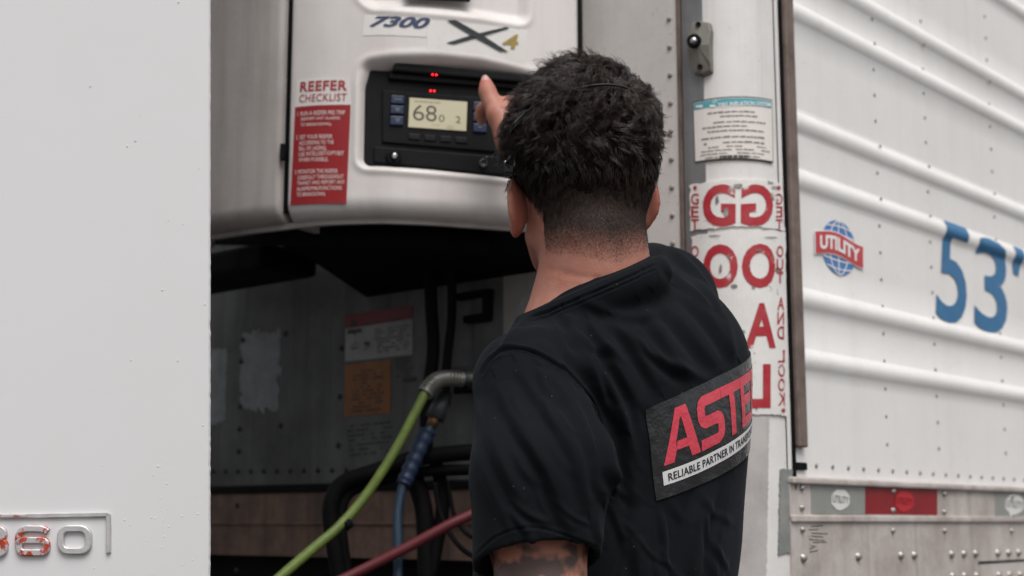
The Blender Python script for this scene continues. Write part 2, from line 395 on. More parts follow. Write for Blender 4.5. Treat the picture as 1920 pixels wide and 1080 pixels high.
# side wall with pressed ridges
zs = sorted(set([ZR, ZT] + [rz + .0185*k/6 for rz in ridge_z for k in range(-6, 7)] + [ZR + .05*k for k in range(60)]))
zs = [z for z in zs if z <= ZT]
V = []; F = []
for z in zs: V += [side0.pos(.004, z), side0.pos(s_b0, z), side.pos(s_b0+.012, z), side.pos(12, z)]
for i in range(len(zs)-1):
    for k in range(3): F.append((4*i+k, 4*i+k+1, 4*i+k+5, 4*i+k+4))
o = mk('side_wall', V, F, M['side'], tr, smooth=True); o['label'] = 'white side skin with pressed horizontal ridges'
b_ = MB(); q0 = TS - NS*.02 + DS*.02; q1 = TF - NF*.02
pts4 = [TS-NS*.012+DS*.02, TS-NS*.012+DS*12, TS+DF*2.55-NS*.05+DS*12, TF+DF*2.45-NF*.012]
b_.add([(p.x, p.y, z) for z in (ZR-.02, ZT-.01) for p in (pts4[0], pts4[1], TF+DF*2.45+DS*12.0, pts4[3], TF-NF*.012)], [(0, 1, 2, 3, 4)[::-1], (5, 6, 7, 8, 9), (1, 2, 7, 6), (2, 3, 8, 7), (3, 4, 9, 8), (4, 0, 5, 9), (0, 1, 6, 5)])
b_.build('cargo_body', M['front'], tr)
# corner post
def sheet_grid(sh, ss, zz, off=0):
    V = [sh.pos(s_, z_, off) for z_ in zz for s_ in ss]; W = len(ss)
    return V, [(j*W+i, j*W+i+1, (j+1)*W+i+1, (j+1)*W+i) for j in range(len(zz)-1) for i in range(W-1)]
ss = [.02] + corner.cum[1:]
V, F = sheet_grid(corner, ss, [ZR-.28, ZT]); o = mk('corner_post', V, F, M['post'], tr, smooth=True); o['label'] = 'rounded white corner post of the trailer'
# bare strip left of the post, its lip, and dark gap
raise_('bare_metal_strip', corner, corner.hit(1283, 200)[0], corner.hit(1321, 200)[0], ZR-.28, ZT, .0022, M['galv'], tr, 4)
sB = corner.hit(1279, 200)[0]
# seal strip + black gap at the side joint
s1 = side0.hit(1470, 300)[0]; 
s_a = side.hit(1471, 300)[0]; s_b = side.hit(1487, 300)[0]
raise_('door_seal', side0, max(.0, s_a), s_b, ZR+.045, ZT, .011, M['seal'], tr, bevel=.003)
raise_('joint_gap', side0, max(.0, s_a)-.007, max(.0, s_a)-.0005, ZR-.02, ZT, .004, M['rubber'], tr)
raise_('torn_seal_end', side0, max(0, s_a), s_b+.004, ZR+.010, ZR+.022, .006, M['rubber'], tr, bevel=.002)
# side rivets
def col_rivets(x0, y0, x1, y1, dy0, dy1, r):
    y = y0
    while y < y1:
        t = (y-y0)/(y1-y0); x = x0+(x1-x0)*t
        s_, z_ = side0.hit(x, y)
        if ridge(z_) < .004 : rivet(side, 0, 0, r, .0022, M['rivet_white'], tr, ridge(z_), sz=(s_, z_))
        y += dy0 + (dy1-dy0)*t
col_rivets(1632.5, -12, 1664, 850, 47, 53, .0036)
col_rivets(1724, -5, 1761, 860, 44.5, 50, .0038)
col_rivets(1844, -10, 1887, 880, 40.5, 46, .004)
x = 1530
k = 0
while x < 1930:
    t = (x-1530)/390; rivet(side, x, 873+27*t, .0042, .003, M['rivet_white'], tr, 0); x += 30.5 - 12*t
# trims and rail
def zr(y, x=1500): return side0.hit(x, y)[1]
z_tr1, z_tp1, z_tp0, z_tr0 = zr(895), zr(908), zr(966), zr(979)
raise_('trim_strip', side0, .0, 12, z_tp1, z_tr1, .012, M['rail'], tr, bevel=.003)
raise_('side_rail', side0, .0, 12, ZR-.28, z_tp1-.0002, .004, M['rail'], tr)
raise_('trim_strip', side0, .0, 12, z_tr0, z_tp0, .009, M['rail'], tr, bevel=.002)
O4 = .0062
def tape(q, m, mark, ink, cx, cy):
    t = patch('reflective_tape', side0, q, O4-.0014, m, tr)
    if mark:
        n = 16; wx, wy = 17, 20
        pts = [(cx+wx*math.cos(2*math.pi*k/n)*(1+.1*(k % 2)), cy+wy*math.sin(2*math.pi*k/n)*(1-.08*(k % 3 == 0))) for k in range(n)]
        poly('emblem', side0, pts[::-1], O4-.0006, mark, t)
        lettering(side0, 'UTILITY', [(cx-15, cy-9), (cx+15, cy-5), (cx+15, cy+8), (cx-15, cy+5)], O4, ink, t, .02)
    return t
tape([(1516, 907.5), (1617, 911.5), (1617, 964), (1516, 963)], M['tape_silver'], M['tape_mark'], M['tape_ink'], 1570, 937)['label'] = 'silver reflective tape nearest the corner'
t_ = tape([(1617.5, 911.5), (1753, 917), (1753, 966), (1617.5, 964)], M['tape_red'], M['tape_mark_red'], M['tape_red'], 1690, 940); t_['label'] = 'red reflective tape'
tape([(1862, 922), (1990, 927), (1990, 969), (1862, 968)], M['tape_silver'], M['tape_mark'], M['tape_ink'], 1897, 946)['label'] = 'silver reflective tape at the frame edge'
for px_, py_ in [(1498, 915), (1498, 952), (1669, 921), (1669, 957), (1765, 926), (1765, 960), (1891, 967), (1892, 932), (1499, 993), (1669, 995), (1766, 995), (1892, 995)]:
    rivet(side0, px_, py_, .0052, .0055, M['rivet'], tr, .0045)
for x_ in (1501, 1604, 1684, 1709, 1779, 1802, 1824, 1866, 1886, 1905): rivet(side0, x_, 1046-(x_-1500)*.025, .0076, .007, M['rivet'], tr, .004, name='bolt_head')
for x_ in (1781, 1803, 1826, 1868, 1888, 1908): rivet(side0, x_, 1080-(x_-1780)*.02, .0074, .007, M['rivet'], tr, .004, name='bolt_head')
# scratches in the rail
B = MB()
for k in range(9):
    x0, y0 = 1512+random.uniform(0, 8), 988+k*6; q = [side0.hit(x0, y0), side0.hit(x0+random.uniform(8, 32), y0+random.uniform(-4, 4))]
    for (s0_, z0_), (s1_, z1_) in [q]: B.add([side0.pos(s0_, z0_, .0046), side0.pos(s1_, z1_, .0046), side0.pos(s1_, z1_+.0009, .0046), side0.pos(s0_, z0_+.0012, .0046)], [(0, 1, 2, 3)])
B.add([side0.pos(*side0.hit(x_, y_), .0046) for x_, y_ in ((1830, 1053), (1925, 1048), (1925, 1052), (1830, 1058))], [(0, 1, 2, 3)])
B.build('scratch_marks', M['rubber'], tr)

# front wall panel right of the cooling unit
sF0 = front.hit(1068, 250)[0]; sF1 = front.hit(1276, 250)[0]
raise_('front_panel', front, sF0-.02, sF1, ZR+.02, ZT, .006, M['front'], tr, bevel=.0015)
raise_('panel_edge', front, sF1+.0005, sF1+.0045, ZR+.02, ZT, .0075, M['seal'], tr)
for k in range(16): rivet(front, 1258+k*.9, -15+52.5*k, .0048, .0035, M['rivet_white'], tr, .0062)
# bulkhead below the unit
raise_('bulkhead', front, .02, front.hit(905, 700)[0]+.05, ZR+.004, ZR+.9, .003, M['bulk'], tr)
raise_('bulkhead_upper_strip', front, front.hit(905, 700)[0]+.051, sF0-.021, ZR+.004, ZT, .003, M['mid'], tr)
s_lo, s_hi = .02, front.len-.01
raise_('apron_lip', front, s_lo, s_hi, ZR-.012, ZR+.003, .009, M['rubber'], tr, bevel=.002)
raise_('apron', front, s_lo, s_hi, front.hit(500, 1042)[1], ZR-.0125, .004, M['apron'], tr)
za = front.hit(500, 980)[1]
raise_('apron_rib', front, s_lo, s_hi, za-.004, za+.001, .008, M['apron'], tr, bevel=.001)
raise_('coupler_dark_box', front, s_lo, s_hi, ZR-.3, front.hit(500, 1042)[1]-.001, -.03, M['void'], tr, back=-.2)  # near-black box added to keep the gap under the apron dark
for x_ in range(398, 700, 1):
    pass
xx = 402
while xx < 700: rivet(front, xx, 884.5-(xx-400)*.012, .0050, .004, M['rivet_dark'], tr, .004); xx += 23+ (xx-400)*.018
for x_, y_ in [(458, 638), (455, 678), (453, 762), (451, 804), (450, 846), (538, 626), (528, 798), (643, 653), (640, 744), (637, 835), (449, 920), (448, 948), (447, 1070), (648, 994)]:
    rivet(front, x_, y_, .0058, .004, M['rivet_dark'], tr, .0042)
# labels on the bulkhead
lb = patch('warning_label', front, [(651, 592), (776, 573), (776, 665), (650, 679)], .0042, M['label_grey'], tr); lb['label'] = 'grimy warning label with red header and sapa name'
patch('header_band', front, [(651, 592), (776, 573), (776, 598), (651, 617)], .0048, M['label_red'], lb)
poly('warning_triangle', front, [(660, 612), (672, 610), (666, 597)], .0054, M['label_ink'], lb)
dashes(front, [(680, 607), (768, 594), (768, 598), (680, 611)], 1, .0054, M['label_ink'], lb, 3)
lettering(front, 'sapa', [(655, 619), (682, 615), (682, 627), (655, 631)], .0050, M['label_ink'], lb, .04)
dashes(front, [(705, 616), (772, 607), (772, 655), (705, 664)], 8, .0050, M['label_ink'], lb, 4, height=.35)
for q in ([(660, 640), (676, 638), (676, 660), (660, 662)], [(684, 640), (698, 637), (699, 660), (685, 662)]):
    c_ = corners(front, q); B = MB()
    for k in range(7):
        u0, v0 = random.random(), random.random(); u1, v1 = random.random(), random.random()
        p0 = bil(c_, u0, v0); p1 = bil(c_, u1, v1); B.add([front.pos(*p0, .005), front.pos(*p1, .005), front.pos(p1[0], p1[1]+.002, .005), front.pos(p0[0], p0[1]+.002, .005)], [(0, 1, 2, 3)])
    B.build('pictogram', M['label_ink'], lb)
ol = patch('orange_label', front, [(650, 684), (736, 674), (735, 776), (648, 781)], .0042, M['orange'], tr)
dashes(front, [(662, 694), (725, 687), (724, 770), (660, 775)], 11, .005, M['label_ink'], ol, 5, height=.35, fill=.6)
dashes(front, [(653, 795), (742, 786), (740, 850), (651, 858)], 7, .0036, M['label_ink'], tr, 6, height=.4, fill=.7, name='stencilled_print')
dashes(front, [(743, 672), (781, 667), (781, 705), (742, 710)], 6, .0036, M['label_ink'], tr, 8, height=.4, name='stencilled_print')
patch('small_black_label', front, [(759, 709), (783, 706), (783, 715), (759, 718)], .0042, M['label_ink'], tr)
patch('glue_patch', front, [(455, 625), (528, 622), (524, 770), (452, 770)], .0036, M['pale_patch'], tr, nx=24, jag=.004)
patch('glue_patch', front, [(396, 655), (428, 655), (426, 790), (396, 800)], .0036, M['pale_patch'], tr, nx=24, jag=.003)
# handle channel shaped like a bracket, upper right of bulkhead
poly('latch_frame', front, [(866, 553), (929, 543), (926, 602), (881, 607), (881, 595), (917, 589), (917, 556), (866, 565)], .018, M['rubber'], tr, depth=.016)
c_ = [(1000+28*math.cos(R(a)), 590+38*math.sin(R(a))) for a in range(0, 360, 15)]
poly('round_faded_decal', front, c_[::-1], .0040, M['label_grey'], tr)
# red decal behind the ear
c_ = [(1203+14*math.cos(R(a)), 440+20*math.sin(R(a))) for a in range(0, 360, 20)]
poly('round_red_decal', front, c_[::-1], .0075, M['red'], tr)
# corner post: bracket lamp
bl = MB()
def cpos(px_, py_, off): s_, z_ = corner.hit(px_, py_); return corner.pos(s_, z_, off)
out = [(1299, 60), (1302, 44), (1318, 41), (1334, 44), (1338, 60), (1337, 90), (1338, 125), (1338, 138), (1322, 145), (1308, 143), (1301, 125), (1298, 90)]
n = len(out); ctr = cpos(1318, 92, .022)
hgt = [.014, .012, .012, .012, .016, .020, .016, .012, .012, .012, .014, .018]
V = [cpos(x_, y_, 0) for x_, y_ in out] + [cpos(1318+(x_-1318)*.92, 92+(y_-92)*.95, h_) for (x_, y_), h_ in zip(out, hgt)] + [ctr]
F = [(i, (i+1) % n, n+(i+1) % n, n+i) for i in range(n)] + [(n+i, n+(i+1) % n, 2*n) for i in range(n)]
bl.add(V, [q for q in F]); br = bl.build('marker_bracket', M['bracket'], tr, bevel=.0015)
br['label'] = 'olive grey bracket with a round lamp stud'
def ringdisc(name, c, nrm, r0, r1, m, parent, h=.003):
    B = MB(); a = nrm.orthogonal().normalized(); b2 = nrm.cross(a); n = 20
    V = []
    for rr, hh in ((r1, 0), (r1*.96, h), (r0, h), (max(r0*.9, .0001), h*.2)):
        V += [c + (a*math.cos(2*math.pi*k/n) + b2*math.sin(2*math.pi*k/n))*rr + nrm*hh for k in range(n)]
    F = [(j*n+k, j*n+(k+1) % n, (j+1)*n+(k+1) % n, (j+1)*n+k) for j in range(3) for k in range(n)] + [tuple(3*n+k for k in range(n))]
    B.add(V, F); return B.build(name, m, parent, True)
nb = (Vector((0, 0, CAMZ)) - ctr); nb.z = 0; nb.normalize(); nb = (nb + Vector((-.25, 0, 0))).normalized()
cst = cpos(1314, 85, .022)
ringdisc('rubber_ring', cst, nb, .0065, .0115, M['rubber'], br, .006); B = MB()
B.tube([cst, cst+nb*.006, cst+nb*.009], [.006, .006, .003], 14); B.build('stud', M['chrome'], br, True)
for x_, y_ in ((1317, 51), (1320, 130)): ringdisc('bolt_hole', cpos(x_, y_, .0155), nb, .003, .0045, M['rubber'], br, .001)
# inflation sticker
q = [(1301.5, 192), (1445, 188), (1447, 306), (1305, 306)]
st = patch('inflation_sticker', corner, q, .0034, M['dark_text'], tr, nx=16); st['label'] = 'cream tyre inflation notice with teal header'
patch('sticker_face', corner, [(1303, 194.5), (1443.5, 190), (1445.5, 303.5), (1306.5, 303.5)], .0040, M['cream'], st, nx=16, thick=False)
patch('header_band', corner, [(1304, 195), (1442, 191), (1442, 204), (1304, 207.5)], .0045, M['teal'], st, nx=16, thick=False)
lettering(corner, 'TIRE INFLATION SYSTEM', [(1347, 195.5), (1440, 194), (1440, 202), (1347, 204)], .0050, M['logo_white'], st, .02, cuts=(8, 1))
dashes(corner, [(1308, 198), (1343, 197), (1343, 204), (1308, 205)], 1, .0050, M['logo_white'], st, 2, height=.6, cols=9, ragged=0)
for (q, rows, sd_, rg) in [([(1326, 210), (1424, 208), (1424, 224), (1326, 226)], 2, 21, .3), ([(1318, 230), (1432, 228), (1432, 252), (1318, 254)], 3, 22, .3), ([(1312, 258), (1440, 256), (1440, 276), (1312, 278)], 2, 23, .1), ([(1316, 277), (1440, 276), (1440, 301), (1316, 302)], 4, 24, .15)]:
    dashes(corner, q, rows, .0045, M['grey_text'], st, sd_, height=.32, ragged=rg, fill=.85)
dashes(corner, [(1350, 294), (1402, 293), (1402, 298), (1350, 299)], 1, .0049, M['dark_text'], st, 9, height=.9, cols=14, fill=1, ragged=0)
# GOAL stickers
g1 = patch('look_out_sticker', corner, [(1296, 348), (1463, 345), (1468, 433), (1297, 434)], .0036, M['sticker_worn'], tr, nx=24, jag=.0009); g1['label'] = 'upper torn sticker with red and mirrored letter G'
g2 = patch('look_out_sticker', corner, [(1299, 444), (1469, 437), (1472, 781), (1301, 776)], .0036, M['sticker_worn'], tr, nx=24, jag=.0009); g2['label'] = 'lower torn sticker with red mirrored lettering'
def big(ch, x0, x1, y0, y1, par, mir): lettering(corner, ch, [(x0, y0), (x1, y0-1), (x1, y1), (x0, y1+1)], .0043, M['red_worn'], par, .035, mirror=mir, cuts=(8, 3))
big('G', 1320, 1379, 348, 426, g1, False); big('G', 1388, 1446, 348, 425, g1, True)
big('O', 1321, 1383, 460, 541, g2, False); big('O', 1390, 1450, 459, 541, g2, True)
big('A', 1318, 1375, 572, 655, g2, False); big('A', 1395, 1451, 570, 653, g2, True)
big('L', 1330, 1372, 686, 767, g2, False); big('L', 1400, 1442, 684, 765, g2, True)
def small(word, x0, x1, y0, y1, par, mir):
    n = len(word)
    for i, ch in enumerate(word):
        a = y0 + (y1-y0)*i/n + 1.5; b = y0 + (y1-y0)*(i+1)/n - 1.5
        lettering(corner, ch, [(x0, a), (x1, a), (x1, b), (x0, b)], .0043, M['red_worn'], par, .012, mirror=mir)
for word, y0, y1, par in (('GET', 362, 434, g1), ('OUT', 460, 533, g2), ('AND', 556, 638, g2), ('LOOK', 655, 762, g2)):
    small(word, 1298.5, 1313, y0, y1, par, False); small(word, 1451+(y0-362)*.015, 1463+(y0-362)*.015, y0, y1, par, True)
for x_, y_, par in ((1306, 353, g1), (1456, 353, g1), (1465, 770, g2)):
    poly('red_dot', corner, [(x_+3.4*math.cos(R(a)), y_+4*math.sin(R(a))) for a in range(360, 0, -30)], .0044, M['red_worn'], par)
rr = random.Random(5)
for cx, cy, rx, ry, par in ((1383, 350, 9, 5, g1), (1372, 356, 5, 3, g1), (1362, 398, 6, 10, g1), (1346, 376, 5, 8, g1), (1448, 352, 7, 3, g1), (1352, 505, 4, 9, g2), (1366, 480, 3, 4, g2), (1376, 537, 7, 4, g2), (1420, 470, 6, 2, g2), (1411, 540, 6, 2, g2), (1393, 622, 4, 5, g2), (1340, 443, 14, 1.6, g2), (1440, 446, 16, 1.4, g2), (1403, 500, 2, 5, g2)):
    n = 11; poly('scuff', corner, [(cx+rx*math.cos(2*math.pi*k/n)*rr.uniform(.45, 1.1), cy-ry*math.sin(2*math.pi*k/n)*rr.uniform(.45, 1.1)) for k in range(n)], .0049, M['scuff'], par)
# bare / scraped lower part of the post
patch('scraped_paint', corner, [(1372, 785), (1441, 783), (1436, 1090), (1370, 1090)], .0020, M['primer'], tr, nx=24, jag=.0007)
patch('scraped_paint', corner, [(1462, 880), (1484, 880), (1486, 1035), (1458, 1040)], .0020, M['tarnish'], tr, nx=24, jag=.0012)
# globe logo and number on the side
LQ = [(1526, 397), (1615, 424), (1616, 531), (1527, 507)]; LC = corners(side0, LQ)
lg = MB(); n = 36
def lpos(u, v, off=.0012): s_, z_ = bil(LC, u, v); return side.pos(s_, z_, off)
lg.add([lpos(.5+.37*math.cos(2*math.pi*k/n), .5+.47*math.sin(2*math.pi*k/n)) for k in range(n)], [tuple(range(n))])
lo = lg.build('globe_logo', M['globe'], tr); lo['label'] = 'blue globe emblem crossed by red ribbon'
B = MB()
def lstroke(pts, wd, off):
    for a, b in zip(pts, pts[1:]):
        d = Vector((b[0]-a[0], b[1]-a[1])); nn = Vector((-d.y, d.x)).normalized()*wd/2; e = d.normalized()*wd*.2
        B.add([lpos(*q, off) for q in ((a[0]-nn.x-e.x, a[1]-nn.y-e.y), (b[0]-nn.x+e.x, b[1]-nn.y+e.y), (b[0]+nn.x+e.x, b[1]+nn.y+e.y), (a[0]+nn.x-e.x, a[1]+nn.y-e.y))], [(0, 1, 2, 3)])
for f_ in (-.55, -.05, .5): lstroke([(.5+.37*f_*math.cos(R(a)), .5+.46*math.sin(R(a))) for a in range(-88, 89, 8)], .022, .0018)
for vv, hw in ((.84, .25), (.70, .33), (.30, .33), (.16, .25)): lstroke([(.5+hw*x_, vv-.03*(1-x_*x_)*(1 if vv < .5 else -1)) for x_ in (-1, -.6, -.2, .2, .6, 1)], .022, .0019)
B.build('grid_lines', M['logo_white'], lo)
def band(u0, u1, h0, h1, off, m, nm):
    V = []; n = 14
    for i in range(n+1):
        t = i/n; u = u0+(u1-u0)*t; c_ = .5 + .055*math.sin((t-.1)*2*math.pi*.85) ; V += [lpos(u, c_-h0, off), lpos(u, c_+h1, off)]
    return mk(nm, V, [(2*i, 2*i+2, 2*i+3, 2*i+1) for i in range(n)], m, lo)
band(-.02, 1.02, .205, .205, .0024, M['logo_white'], 'ribbon_border'); band(0, 1, .185, .185, .003, M['ribbon'], 'ribbon')
v, f = text_geo('UTILITY', .045, 0, 1.0); v, f = cut(v, f, 8, 1)
mk('lettering', [lpos(.08+.84*a, .5+.055*math.sin((.08+.84*a-.1)*2*math.pi*.85)-.12+.24*b, .0037) for a, b in v], f, M['logo_white'], lo)
num = lettering(side, '5', [(1761, 410), (1813, 429), (1811, 614), (1753, 599)], .0015, M['blue_decal'], tr, .012, cuts=(2, 34), name='length_number')
num = lettering(side, '3', [(1826, 439), (1887, 461), (1888, 633), (1826, 616)], .0015, M['blue_decal'], tr, .012, cuts=(2, 34), name='length_number')
num = lettering(side, "'", [(1897, 461), (1914, 468), (1912, 521), (1895, 511)], .0015, M['blue_decal'], tr, .012, cuts=(1, 12), name='length_number')

# ------------------------------------------------------------------ refrigeration unit
pl = [(330, 2.335), (400, 2.285), (460, 2.245), (525, 2.212), (540, 2.204), (605, 2.178), (700, 2.165), (760, 2.169), (830, 2.182), (950, 2.216), (1088, 2.262)]
def planpt(px_, Y): p = P(px_, 200, Y); return Vector((p.x, p.y, 0))
def refine(pts): return [(q.x, q.y) for q in catmull(pts, 8)]
allp = refine([planpt(*q) for q in pl]); reef = Sheet(allp)
ZB = reef.hit(750, 408)[1]; ZRT = ZB + 1.7
ru = thing('refrigeration_unit', 'dirty white bulging cooling unit hung on the trailer front wall', 'cooling unit', (reef.at(.3)[0].x, reef.at(.3)[0].y, ZB))
def recess_quad(sh, x0, y0, x1, y1): a = sh.hit(x0, y0); b = sh.hit(x1, y1); return a[0], b[0], b[1], a[1]
# opening of the control recess in (s,z), right side hidden behind the head
OL, OR_ = reef.hit(676, 220)[0], reef.hit(1030, 230)[0]
def otop(s_):  # arched top edge, bottom edge
    t = (s_-OL)/(OR_-OL); zt = reef.hit(676+354*t, 122+4*0)[1]
    return zt
_zt = [reef.hit(x_, y_) for x_, y_ in ((672, 117), (740, 107), (820, 106), (900, 114), (960, 128), (1030, 148))]
_zb = [reef.hit(x_, y_) for x_, y_ in ((676, 311), (800, 318), (950, 333), (1030, 345))]
def interp(tab, s_):
    return float(np.interp(s_, [q[0] for q in tab], [q[1] for q in tab]))
def osd(s_, z_):
    """signed distance-ish to opening (negative inside), rounded corners"""
    zt, zb = interp(_zt, s_), interp(_zb, s_); cx, cz = (OL+OR_)/2, (zt+zb)/2; r = .014
    dx = abs(s_-cx)-(OR_-OL)/2+r; dz = abs(z_-cz)-(zt-zb)/2+r
    return math.hypot(max(dx, 0), max(dz, 0)) + min(max(dx, dz), 0) - r
TLr, TRr = reef.hit(672, -60)[0], reef.hit(990, -60)[0]; _t2 = [reef.hit(x_, y_) for x_, y_ in ((668, 2), (700, 14), (800, 20), (900, 30), (990, 46))]
def osd2(s_, z_):
    zb = interp(_t2, s_); zt = zb+.35; r = .02; cx, cz = (TLr+TRr)/2, (zt+zb)/2
    dx = abs(s_-cx)-(TRr-TLr)/2+r; dz = abs(z_-cz)-(zt-zb)/2+r
    return math.hypot(max(dx, 0), max(dz, 0)) + min(max(dx, dz), 0) - r
def sst(a, b, x): t = min(1, max(0, (x-a)/(b-a))); return t*t*(3-2*t)
def front_off(s_, z_, s0, s1):
    o = 0; e = min(s_-s0, s1-s_); rr = .012
    if e < rr: o -= rr - math.sqrt(max(0, rr*rr-(rr-max(e, 0))**2))
    zb = z_-ZB; rb = .034
    if zb < rb: o -= (rb - math.sqrt(max(0, rb*rb-(rb-max(zb, 0))**2)))*1.0
    o += .004*math.exp(-((zb-.045)/.012)**2)*0
    d = osd(s_, z_); hi_ = sst(interp(_zt, s_)-.045, interp(_zt, s_)-.012, z_); o += (.0030-.0018*hi_)*math.exp(-((d-.007)/.005)**2); o -= .036*sst(.004, -.012-.012*hi_, d)
    d = osd2(s_, z_); o += .002*math.exp(-((d-.006)/.005)**2); o -= .016*sst(.004, -.018, d)
    return o
def door(name, s0, s1, m, parent, ds=.004, dz=.0035, ztop=None):
    ztop = ztop or ZRT
    S = list(np.arange(s0, s1, ds)) + [s1]
    S = sorted(set([s0 + .012*k/6 for k in range(6)] + [s_ for s_ in S if s0+.012 < s_ < s1-.012] + [s1-.012*k/6 for k in range(6)]))
    Z = [ZB + .034*k/8 for k in range(9)] + list(np.arange(ZB+.036, ZB+.55, dz)) + list(np.arange(ZB+.6, ztop, .06)) + [ztop]
    V = [reef.pos(s_, z_, front_off(s_, z_, s0, s1)) for z_ in Z for s_ in S]; W = len(S)
    F = [(j*W+i, j*W+i+1, (j+1)*W+i+1, (j+1)*W+i) for j in range(len(Z)-1) for i in range(W-1)]
    n0 = len(V)   # return edges going back
    for z_ in Z: V += [reef.pos(s0, z_, -.10), reef.pos(s1, z_, -.05 if s1 > reef.len-.02 else -.10)]
    for j in range(len(Z)-1):
        F.append((n0+2*j, j*W, (j+1)*W, n0+2*j+2)); F.append((j*W+W-1, n0+2*j+1, n0+2*j+3, (j+1)*W+W-1))
    return mk(name, V, F, m, parent, smooth=True)
sg0, sg1 = reef.hit(527, 200)[0], reef.hit(539, 200)[0]
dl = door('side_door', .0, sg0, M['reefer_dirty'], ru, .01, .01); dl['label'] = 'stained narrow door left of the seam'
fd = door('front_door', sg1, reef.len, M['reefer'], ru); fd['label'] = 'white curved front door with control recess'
# lip at the bottom edge
V = []; F = []; S = [reef.len*k/60 for k in range(61)]
for s_ in S: V += [reef.pos(s_, ZB-.004, -.036), reef.pos(s_, ZB-.004, -.026), reef.pos(s_, ZB+.004, -.024), reef.pos(s_, ZB+.004, -.045)]
for i in range(60):
    a = 4*i; F += [(a, a+4, a+5, a+1), (a+1, a+5, a+6, a+2), (a+3, a+7, a+4, a)]
mk('bottom_lip', V, F, M['reefer_dirty'], ru)
# gap between doors and seam gasket, door hinge nub
raise_('seam_gasket', reef, sg0+.0005, sg1-.0005, ZB+.02, ZRT, -.012, M['rubber'], ru, 2, back=-.06)
B = MB(); c_ = reef.pos((sg0+sg1)/2, reef.hit(530, 285)[1], -.002); B.box(c_-Vector((.006, .004, .014)), (.008, 0, 0), (0, .008, 0), (0, 0, .028)); B.build('hinge', M['rubber'], ru, bevel=.002)
# body of the unit back to the wall, sloping soffit
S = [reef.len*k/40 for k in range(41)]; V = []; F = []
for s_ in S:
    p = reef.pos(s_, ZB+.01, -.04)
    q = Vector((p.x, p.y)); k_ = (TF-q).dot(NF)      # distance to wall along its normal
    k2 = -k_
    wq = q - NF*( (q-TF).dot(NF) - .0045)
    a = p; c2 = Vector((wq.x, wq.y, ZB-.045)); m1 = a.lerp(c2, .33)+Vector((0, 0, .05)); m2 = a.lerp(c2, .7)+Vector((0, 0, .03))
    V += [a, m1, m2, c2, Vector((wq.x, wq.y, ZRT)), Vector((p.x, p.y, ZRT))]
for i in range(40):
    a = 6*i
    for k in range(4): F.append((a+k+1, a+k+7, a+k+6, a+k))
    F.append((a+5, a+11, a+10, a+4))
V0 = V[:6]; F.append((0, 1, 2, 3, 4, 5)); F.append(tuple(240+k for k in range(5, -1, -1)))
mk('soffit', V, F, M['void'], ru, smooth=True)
# dark condenser shapes hanging under the soffit
def wallpt(px_, py_, off): s_, z_ = front.hit(px_, py_); return front.pos(s_, z_, off)
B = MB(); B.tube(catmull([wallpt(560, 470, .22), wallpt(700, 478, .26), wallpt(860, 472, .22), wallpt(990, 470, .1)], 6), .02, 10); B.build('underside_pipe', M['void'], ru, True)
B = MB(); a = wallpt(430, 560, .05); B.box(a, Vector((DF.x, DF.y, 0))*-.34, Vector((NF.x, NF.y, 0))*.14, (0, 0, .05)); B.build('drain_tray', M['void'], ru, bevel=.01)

# decals on the door
nb_ = MB()
rs = patch('model_decal', reef, [(684, 28), (801, 38), (800, 70), (680, 67)], .0007, M['sticker'], ru, nx=12); rs['label'] = 'pale model decal, left piece, reading 7300'
rs2 = patch('model_decal', reef, [(801.5, 38), (988, 56), (984, 121), (800.5, 97)], .0007, M['sticker'], ru, nx=20); rs2['label'] = 'pale model decal, right piece, with black X and gold 4'
lettering(reef, '7300', [(696, 31), (807, 34), (804, 55.5), (692, 51)], .0016, M['navy'], rs, .035, .35, 1.0, cuts=(10, 1))
def rpoly(name, pts, off, m, par): return poly(name, reef, pts, off, m, par)
rpoly('cross_stroke', [(836, 81), (884, 66), (948, 51), (955, 53.5), (905, 69), (850, 84)], .0019, M['blackprint'], rs2)
rpoly('cross_stroke', [(853, 38), (903, 66), (953, 98.5), (936, 96), (890, 71), (837, 39)], .0026, M['blackprint'], rs2)
lettering(reef, '4', [(941, 66), (972, 65), (972, 92), (941, 92)], .0018, M['gold'], rs2, .02, .15)
ck = patch('checklist_sticker', reef, [(558, 150), (654, 146), (657.5, 196.5), (553, 201)], .0008, M['sticker'], ru, nx=10); ck['label'] = 'reefer checklist sticker with red panel'
lettering(reef, 'REEFER', [(564.5, 154), (652, 151), (651, 170), (563, 173)], .0015, M['red_text'], ck, .03, 0, 1.1, cuts=(8, 1))
lettering(reef, 'CHECKLIST', [(563, 178.5), (651, 175.5), (650, 190), (561.5, 193)], .0015, M['red_text'], ck, .008, 0, 1.08, cuts=(8, 1))
patch('red_panel', reef, [(554, 202), (657.5, 197), (649.5, 381.5), (545, 384.5)], .0010, M['red'], ck, nx=10)
lines = [("1. RUN A REEFER PRE-TRIP", 115, 470, 318, 350), ("(REPORT ANY ALARMS", 140, 432, 362, 392), ("TO BREAKDOWN).", 140, 370, 405, 435), ("2. SET YOUR REEFER", 105, 375, 495, 526), ("ACCORDING TO THE", 128, 385, 538, 568), ("BILL OF LADING.", 128, 335, 580, 610), ("USE INTELLISET/OPTISET", 125, 462, 622, 652), ("WHEN POSSIBLE.", 125, 345, 665, 695), ("3. MONITOR THE REEFER", 95, 415, 755, 785), ("CAREFULLY THROUGHOUT", 118, 460, 797, 828), ("TRANSIT AND REPORT ANY", 113, 468, 840, 868), ("ALARMS/MALFUNCTIONS", 110, 445, 882, 912), ("TO BREAKDOWN.", 110, 325, 925, 955)]
